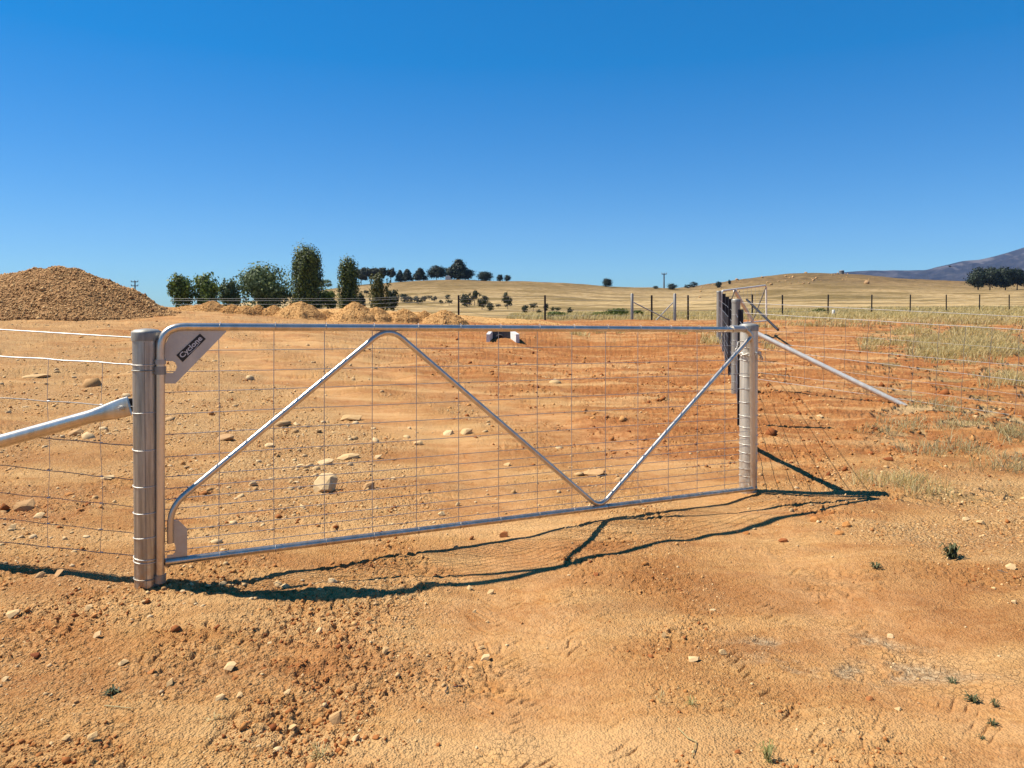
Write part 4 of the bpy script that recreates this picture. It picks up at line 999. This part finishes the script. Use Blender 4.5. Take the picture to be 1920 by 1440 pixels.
tree_px('poplar_tree', 636, 672, 472, 584, 125, 'poplar', 'poplar', 'slim pointed poplar standing apart to the right', 8000, .0135, .02, 7)
tree_px('young_poplar', 694, 730, 508, 580, 110, 'poplar', 'amber', 'young yellowing poplar in front of the hilltop gums', 3200, .019, .04, 8)
tree_px('leafy_tree', 722, 748, 543, 574, 135, 'round', 'scrub', 'dark bush right beside the young poplar', 900, .045, .03, 9)
tree_px('leafy_tree', 668, 684, 547, 572, 135, 'round', 'scrub', 'dark bush at the foot of the slim poplar', 700, .05, .03, 10)
tree_px('gum_tree', 598, 622, 524, 545, 480, 'gum', 'silver', 'pale distant gum tree between the two poplars', 900, .04, .1, 11)
# hilltop trees
ht = [(664,690,501,531,'gum','gum','leftmost gum tree of the hilltop stand, right of the slim poplar',.14),(684,706,500,530,'gum','gum','second gum tree of the hilltop stand',.14),(700,724,500,529,'gum','gum','third gum tree of the hilltop stand, behind the young poplar',.14),
 (724,742,502,527,'gum','gum','narrow grey gum tree right of the hilltop stand',.25),(741,758,506,526,'pine','pine','first small dark pine right of the hilltop gums',.06),(753,774,504,525,'pine','pine','second small dark pine on the hilltop, next to its twin',.06),
 (775,801,502,523.5,'pine','pine','dark pine with open gaps on either side on the hilltop',.06),(801,836,497,522,'round','pine','wide dark pine left of the largest hilltop pine',.05),(830,862,499,522,'round','pine','dark pine touching the left side of the largest hilltop pine',.05),
 (839,882,486,522,'pine','pine','largest dark pine on the crest of the hill',.04),(866,890,504,522,'round','pine','low pine at the right foot of the largest hilltop pine',.04),(894,924,508,524.5,'bush','pine','domed dark tree alone right of the pines',.03),
 (931,944,514,525,'bush','pine','left one of two small round hilltop trees',.03),(945,958,515,525.5,'bush','pine','right one of two small round hilltop trees',.03),
 (1129,1148,520.5,534,'bush','pine','single round dark tree alone on the sloping hill line',.03),(1224,1235,535.5,542.5,'bush','scrub','tiny dark bush left of the power pole on the skyline',.03),
 (1251,1270,530,543.5,'bush','pine','round dark tree right of the power pole on the skyline',.03)]
for i, (x0, x1, yt, yb, kd, mt, lb, th) in enumerate(ht):
    tree_px('pine_tree' if mt == 'pine' else 'gum_tree', x0, x1, yt, yb, 512, kd, mt, lb, 2600 if x1-x0 > 20 else 1300, .042, th*.6, 30+i)
for i, (x0, x1, yt, yb, lb) in enumerate([(1283,1296,533,541,'small flat bush at the left foot of the rocky hill'),(1291,1309,528,539,'spreading dark tree at the left foot of the rocky hill'),(1341,1353,527,540,'round dark bush partway up the rocky hill'),(1365,1371,524,533,'tiny dark bush above its larger neighbour on the rocky hill')]):
    q = ray_ground((x0+x1)/2, yb, 200, 900); tree_px('bush', x0, x1, yt, yb, q.y, 'bush', 'pine', lb, 500, .06, .03, 60+i, None, 'bush')
# pines on the right
for i, (x0, x1, yt, yb, lb) in enumerate([(1816,1852,500,543,'left edge pine of the dark clump below the mountain'),(1838,1874,499,544,'second pine of the dark clump below the mountain'),(1868,1902,499,545,'third pine of the dark clump, right of a thin gap'),(1890,1924,500,546,'fourth pine of the dark clump, at the photo edge')]):
    tree_px('pine_tree', x0, x1, yt, yb, 430, 'round', 'pine', lb, 4200, .032, .05, 80+i, 'pines in the clump below the mountain')
# scrub on the middle paddock
scr = [(759,550,567,19),(687,544,555,9),(784,555,570,16),(795,554,565,11),(805,554,563,9),(814,555,566,10),(839,552,561,10),(842,562,573,11),(827,562,570,8),(874,550,575,22),(890,544,573,18),(904,554,580,20),(919,566,583,13),(934,570,578,9),(952,548,580,16),(984,571,588,13),(1000,568,584,12),(1011,580,590,10),(1024,568,583,9),(1046,576,586,11),(1069,576,591,11),(770,556,566,10),(866,560,574,10),(1036,575,584,8)]
protos = [make_tree('scrub_bush', (0, 0, -200), 1., 1., k, M['scrub'], 'dark olive scrub bush on the dry paddock beyond the mounds', 'bush', 'scrub bushes on the middle paddock', 420, .06, t, 90+i) for i, (k, t) in enumerate((('bush', .05), ('gum', .12), ('round', .1)))]
used = set()
for i, (px_, yt, yb, w_) in enumerate(scr):
    q = ray_ground(px_, yb, 45, 480); top = P(px_, yt, q.y).z; k = i % 3; sc = (w_/F*q.y*1.15, w_/F*q.y*1.15, max(.4, top-q.z))
    if k not in used: used.add(k); o = protos[k]; o.location = q; o.scale = sc
    else: dup(protos[k], q, sc, random.uniform(0, 6))
for px_, yt, yb, w_, lb in [(1044,583,597,40,'low bright green shrub left of the far fence posts'),(1122,584,596,38,'left part of the long green shrub line by the far fence'),(1158,578,595,52,'tallest leafy green shrub beside the first grey far post'),(1196,581,594,22,'small green shrub just right of the first grey far post'),(1536,577,587,26,'olive shrub behind the second far picket on the right')]:
    q = ray_ground(px_, yb, 36, 200); e = make_tree('green_shrub', q, w_/F*q.y, P(px_, yt, q.y).z-q.z, 'bush', M['lowgreen'], lb, 'shrub', None, 900, .09, .0, int(px_), .5)
# ------------------------------------------------------------------ far small things
def pole(px, yt, yb, d, label, arms, wpx=14):
    q = P(px, yb, d); z = min(gz(q.x, q.y), q.z); top = P(px, yt, d).z; e = empty('power_pole', (q.x, q.y, z), label, 'pole')
    MB().tube([(q.x, q.y, z), (q.x, q.y, top)], .2, 8, rs=[.22*d/200, .15*d/200]).build('pole', M['wood'], e)
    for ya in arms:
        z = P(px, ya, d).z; s = wpx/F*d/2; MB().box((q.x, q.y-.2, z), 2*s, .16*d/200, .2*d/200).build('crossarm', M['wood'], e)
        for u in (-.95, 0, .95): MB().lathe((q.x+u*s, q.y-.2, z), [(.09*d/200, .05), (.11*d/200, .3*d/200), (.04*d/200, .45*d/200)], 6).build('insulator', M['greypost'], e)
pole(253.5, 526.5, 575, 200, 'wooden power pole with two crossarms right of the stockpile', (528.5, 536), 13)
pole(1245, 513, 545, 540, 'slender power pole with one crossarm on the hill skyline', (514,), 9)
q = P(1578, 511.5, 690); z = gz(q.x, q.y); tk = empty('water_tank', (q.x, q.y, z), 'round grey water tank on top of the rocky hill', 'tank')
MB().lathe((q.x, q.y, z), [(2.25, -1), (2.25, 3.2)], 24).build('tank_wall', M['tankm'], tk); MB().lathe((q.x, q.y, z), [(2.4, 3.2), (2.4, 3.5), (.2, 3.9)], 24).build('roof', M['greypost'], tk)
q = P(840, 521, 505); z = gz(q.x, q.y); sh_ = empty('farm_shed', (q.x, q.y, z), 'tiny pale shed in front of the largest hilltop pine', 'shed')
MB().box((q.x, q.y, z+1.0), 3.4, 3, 2.2).build('wall', M['concrete'], sh_)
mb = MB(); n_ = Vector((0, 1, 0)); mb.prism([Vector((q.x-2, q.y, z+2.1)), Vector((q.x+2, q.y, z+2.1)), Vector((q.x+.2, q.y, z+3.2))], n_, 3.4); mb.build('roof', M['white_tube'], sh_)
q = P(1563, 586, 44); z = gz(q.x, q.y); dr = empty('drum', (q.x, q.y, z), 'small white drum standing by the far right fence', 'drum')
MB().lathe((q.x, q.y, z), [(.085, -.02), (.09, .08), (.085, .1), (.09, .2), (.085, .3), (.07, .33)], 16).build('drum_body', M['white_tube'], dr); MB().lathe((q.x, q.y, z+.33), [(.03, 0), (.03, .03)], 10).build('lid', M['white_tube'], dr)
# bird
bc = P(1781, 500, 70); bd = MB(); bd.tube([bc+Vector((-.12, 0, .0)), bc+Vector((-.06, 0, .01)), bc, bc+Vector((.08, 0, -.01)), bc+Vector((.17, 0, -.01))], .04, 8, rs=[.015, .032, .045, .03, .012])
for s in (-1, 1):
    a = bc+Vector((-.03, 0, .02)); b = bc+Vector((-.05, .16*s, .13 if s > 0 else .07)); c = bc+Vector((-.22 if s < 0 else .18, .40*s, .06 if s > 0 else -.09)); k = Vector((.09, 0, 0))
    bd.add([a, b, c, b+k, a+k*1.2, a-Vector((0, 0, .012)), b-Vector((0, 0, .012)), c-Vector((0, 0, .006)), b+k-Vector((0, 0, .012)), a+k*1.2-Vector((0, 0, .012))], [(0,1,2,3,4), (9,8,7,6,5), (0,5,6,1), (1,6,7,2), (2,7,8,3), (3,8,9,4), (4,9,5,0)], False)
bd.prism([bc+Vector((.15, 0, 0)), bc+Vector((.28, .06, 0)), bc+Vector((.28, -.06, 0))], Vector((0, 0, 1)), .01)
tag(bd.build('bird', M['picket']), 'small dark bird flying in front of the mountain slope', 'bird')
# rock outcrops on hill two
rr_ = []
for _ in range(260):
    px_ = RNG.uniform(1310, 1640); k = RNG.uniform(0, 1)**2; ytop = np.interp(px_, [1300,1400,1500,1600,1640], [540,519,509,513.5,517]); py_ = ytop+1+k*26+ (4*math.sin(px_*.05))
    if perlin(px_*.02, py_*.1, 5) > .0: 
        q = ray_ground(px_, py_, 300, 800); rr_.append(q)
rr_ = np.array(rr_); tag(scatter(rr_, RNG.lognormal(math.log(.55), .45, len(rr_)), 'rock_outcrops', M['tan_stone'], flat=(.5, 1.)), 'scattered pale rocks on the crest of the right hill', 'rocks', None, 'stuff')

# ------------------------------------------------------------------ grass
def blades(pts, hgt, n_each, spread, mat, name, lean=.45, width=.0022, label=None, kind='stuff', parent=None):
    V = []; 
    P_ = np.repeat(pts, n_each, 0); Hh = np.repeat(hgt, n_each)*RNG.uniform(.45, 1.15, len(P_)); S = np.repeat(spread, n_each)
    n = len(P_); a = RNG.uniform(0, 6.283, n); rad = S*np.sqrt(RNG.uniform(0, 1, n)); b = P_.copy(); b[:, 0] += rad*np.cos(a); b[:, 1] += rad*np.sin(a)
    b[:, 2] = H(b[:, 0], b[:, 1])-.004
    ln = RNG.normal(0, lean, (n, 2)); ln[:, 0] += .28; ln += np.stack([np.cos(a), np.sin(a)], 1)*.25
    m = b+np.stack([ln[:, 0]*Hh*.35, ln[:, 1]*Hh*.35, Hh*.6], 1); t = b+np.stack([ln[:, 0]*Hh, ln[:, 1]*Hh, Hh*RNG.uniform(.75, 1, n)], 1)
    dcam = np.linalg.norm(b[:, :2], axis=1); wv = np.maximum(width*(.6+Hh*2), dcam*.00045)[:, None]; fa = RNG.uniform(0, 3.14, n); s = np.stack([np.cos(fa), np.sin(fa)*.4, np.zeros(n)], 1)*wv
    V = np.stack([b-s, b+s, m+s*.8, m-s*.8, t+s*.15, t-s*.15], 1).reshape(-1, 3); i = np.arange(n)[:, None]*6
    f = np.concatenate([i+np.array([[0, 1, 2, 3]]), i+np.array([[3, 2, 4, 5]])])
    o = np_mesh(name, V, f, mat, parent)
    if label: tag(o, label, 'grass', None, kind)
    return o
def patch(cx, cy, rx, ry, n):
    """clump positions scattered round a place given in the picture"""
    out = []
    for _ in range(n):
        g = ray_ground(cx+RNG.normal()*rx*.5, cy+RNG.normal()*ry*.5, 3, 60); out.append(tuple(g))
    return out
gp1 = []; 
for a in [(1740,640,90,14,70),(1850,650,80,26,110),(1800,662,120,14,70),(1640,645,30,6,12),(1700,622,40,5,16),(1820,625,60,6,40),(1890,715,40,10,18),(1350,640,28,9,16),(1330,622,60,5,16),(1440,650,14,6,5),(1100,626,60,4,8)]: gp1 += patch(*a)
gp1 = np.array(gp1); blades(gp1, RNG.uniform(.08, .24, len(gp1)), 36, np.full(len(gp1), .19), M['dry'], 'dry_grass', .4, .002, 'dry straw grass tufts on the red dirt behind the right fence')
gp2 = []
for a in [(1745,765,70,12,8),(1790,800,70,18,13),(1700,800,40,14,8),(1800,840,46,14,8),(1650,815,40,12,6),(1900,815,40,14,12),(1745,850,60,12,10),(1905,870,30,20,8),(1850,880,70,16,4)]: gp2 += patch(*a)
gp2 = np.array(gp2); blades(gp2, RNG.uniform(.05, .15, len(gp2)), 22, np.full(len(gp2), .12), M['strawm'], 'dry_grass', .6, .0012, 'sparse straw stalks on the dirt in front of the right fence')
gp3 = []
for a in [(1690,908,56,10,18),(1620,902,30,6,6),(1730,925,34,8,8),(1870,545+270,40,10,3)]: gp3 += patch(*a)
gp3 = np.array(gp3); blades(gp3, RNG.uniform(.06, .15, len(gp3)), 16, np.full(len(gp3), .11), M['dry'], 'green_grass', .5, .0011, 'thin green and straw grass right of the gate post shadow')
# fringe of long dry grass along the far fences and over the near paddock
n = 5200; px_ = RNG.uniform(960, 1960, n); dd_ = 35.5+(RNG.uniform(0, 1, n)**1.5)*50+np.where(px_ > 1380, (px_-1380)*.006, 0); x = (px_-960)/F*dd_
pts = np.stack([x, dd_, H(x, dd_)], 1); blades(pts, RNG.uniform(.12, .34, n), 9, np.full(n, .4), M['dry'], 'long_grass', .3, .004, 'long dry grass along the far fences')
n = 1500; px_ = RNG.uniform(1380, 1960, n); dd_ = RNG.uniform(26, 40, n); x = (px_-960)/F*dd_; k = fbm(x, dd_, .35, 2, 66)+(px_-1650)/700 > .1; x, dd_ = x[k], dd_[k]
pts = np.stack([x, dd_, H(x, dd_)], 1); blades(pts, RNG.uniform(.08, .28, len(x)), 14, np.full(len(x), .25), M['dry'], 'dry_grass', .35, .003, 'dry grass fringe between red dirt and the far right fence')
# single weeds in the foreground
def weed(px, py, wpx, mat, label, n=26, hh=.5, group=None):
    g = ray_ground(px, py, 1.5, 12); r = wpx/F*g.y/2; R = RNG
    V = []; Fc = []
    for i in range(n):
        a = R.uniform(0, 6.283); L_ = r*R.uniform(.5, 1.2); up = hh*r*R.uniform(.3, 1.6); d = np.array([math.cos(a), math.sin(a), 0]); s = np.array([-math.sin(a), math.cos(a), 0])*r*(.10 if mat == 'weed' else .035)
        b = np.array([R.normal()*r*.12, R.normal()*r*.12, 0]); m = b+d*L_*.5+np.array([0, 0, up]); t = b+d*L_+np.array([0, 0, up*.6]); k = len(V)
        V += [b-s*.4, b+s*.4, m+s, m-s, t+s*.1, t-s*.1]; Fc += [(k, k+1, k+2, k+3), (k+3, k+2, k+4, k+5)]
    o = np_mesh('weed', np.array(V), np.array(Fc), M[mat]); o.location = (g.x, g.y, gzf(g.x, g.y)); tag(o, label, 'weed', group)
weed(213, 1300, 40, 'weed', 'small dark green weed in the left foreground near a straw stick', 34)
weed(1786, 1046, 44, 'weed', 'dark green weed on the gravel right of the gate shadow', 40, .8)
weed(1642, 1066, 28, 'weed', 'tiny green weed left of and below the larger gravel weed', 22)
weed(1825, 1316, 34, 'weed', 'dark green weed at the right of the dried mud patch', 30)
weed(1866, 1326, 24, 'weed', 'small upright green weed, rightmost by the dried mud', 18, .8)
weed(1862, 1360, 26, 'weed', 'small dull weed below the pair of weeds on the right', 20)
weed(1785, 1278, 26, 'weed', 'flat green weed on the upper right rim of the dried mud', 18)
weed(1842, 1385, 20, 'weed', 'faint small weed lowest on the right side', 12)
weed(1297, 1322, 36, 'greengrass', 'little spidery dry weed left of the dried mud patch', 22, .5)
weed(1440, 1428, 50, 'greengrass', 'thin grassy tuft at the bottom edge right of centre', 34, 1.)
weed(600, 1420, 52, 'strawm', 'pale straw tuft at the bottom edge left of centre', 34, .6)
weed(402, 1352, 40, 'strawm', 'wispy dead weed in the left foreground', 18, .4)
weed(1238, 1318, 30, 'strawm', 'wispy straw sprig beside the tyre marks', 10, 1.4)
def twig(pts, r, mat, label):
    q = [ray_ground(x, y, 1.5, 10)+Vector((0, 0, r*1.4+.003)) for x, y in pts]; mb = MB(); mb.tube(q, r, 6, rs=[r*(1-.4*i/(len(q)-1)) for i in range(len(q))]); tag(mb.build('twig', M[mat]), label, 'twig')
twig([(1272, 1370), (1290, 1388), (1306, 1396), (1302, 1410), (1297, 1423)], .0022, 'strawm', 'bent bare twig at the bottom centre right')
twig([(196, 1327), (220, 1329), (247, 1332)], .0025, 'strawm', 'straight pale stick beside the left foreground weed')
twig([(835, 1302), (838, 1295), (839, 1288)], .002, 'bark', 'short upright bit of stick left of a longer one')
twig([(850, 1292), (862, 1290), (875, 1287)], .002, 'bark', 'short brown stick near the tyre marks')
twig([(1870, 1072), (1890, 1077)], .0025, 'bark', 'short dark stick right of the gravel patch')
# ------------------------------------------------------------------ air
hm = bpy.data.materials.new('haze'); hm.use_nodes = True; nt = hm.node_tree; nt.nodes.clear()
pv = nt.nodes.new('ShaderNodeVolumePrincipled'); pv.inputs['Color'].default_value = (.34, .56, 1, 1); pv.inputs['Density'].default_value = 3.2e-5; pv.inputs['Anisotropy'].default_value = 0
ot = nt.nodes.new('ShaderNodeOutputMaterial'); nt.links.new(pv.outputs[0], ot.inputs['Volume'])
HAZE = True
if HAZE:
    o = MB().box((0, 0, 315), 15200, 15200, 850).build('haze', hm); o['kind'] = 'stuff'
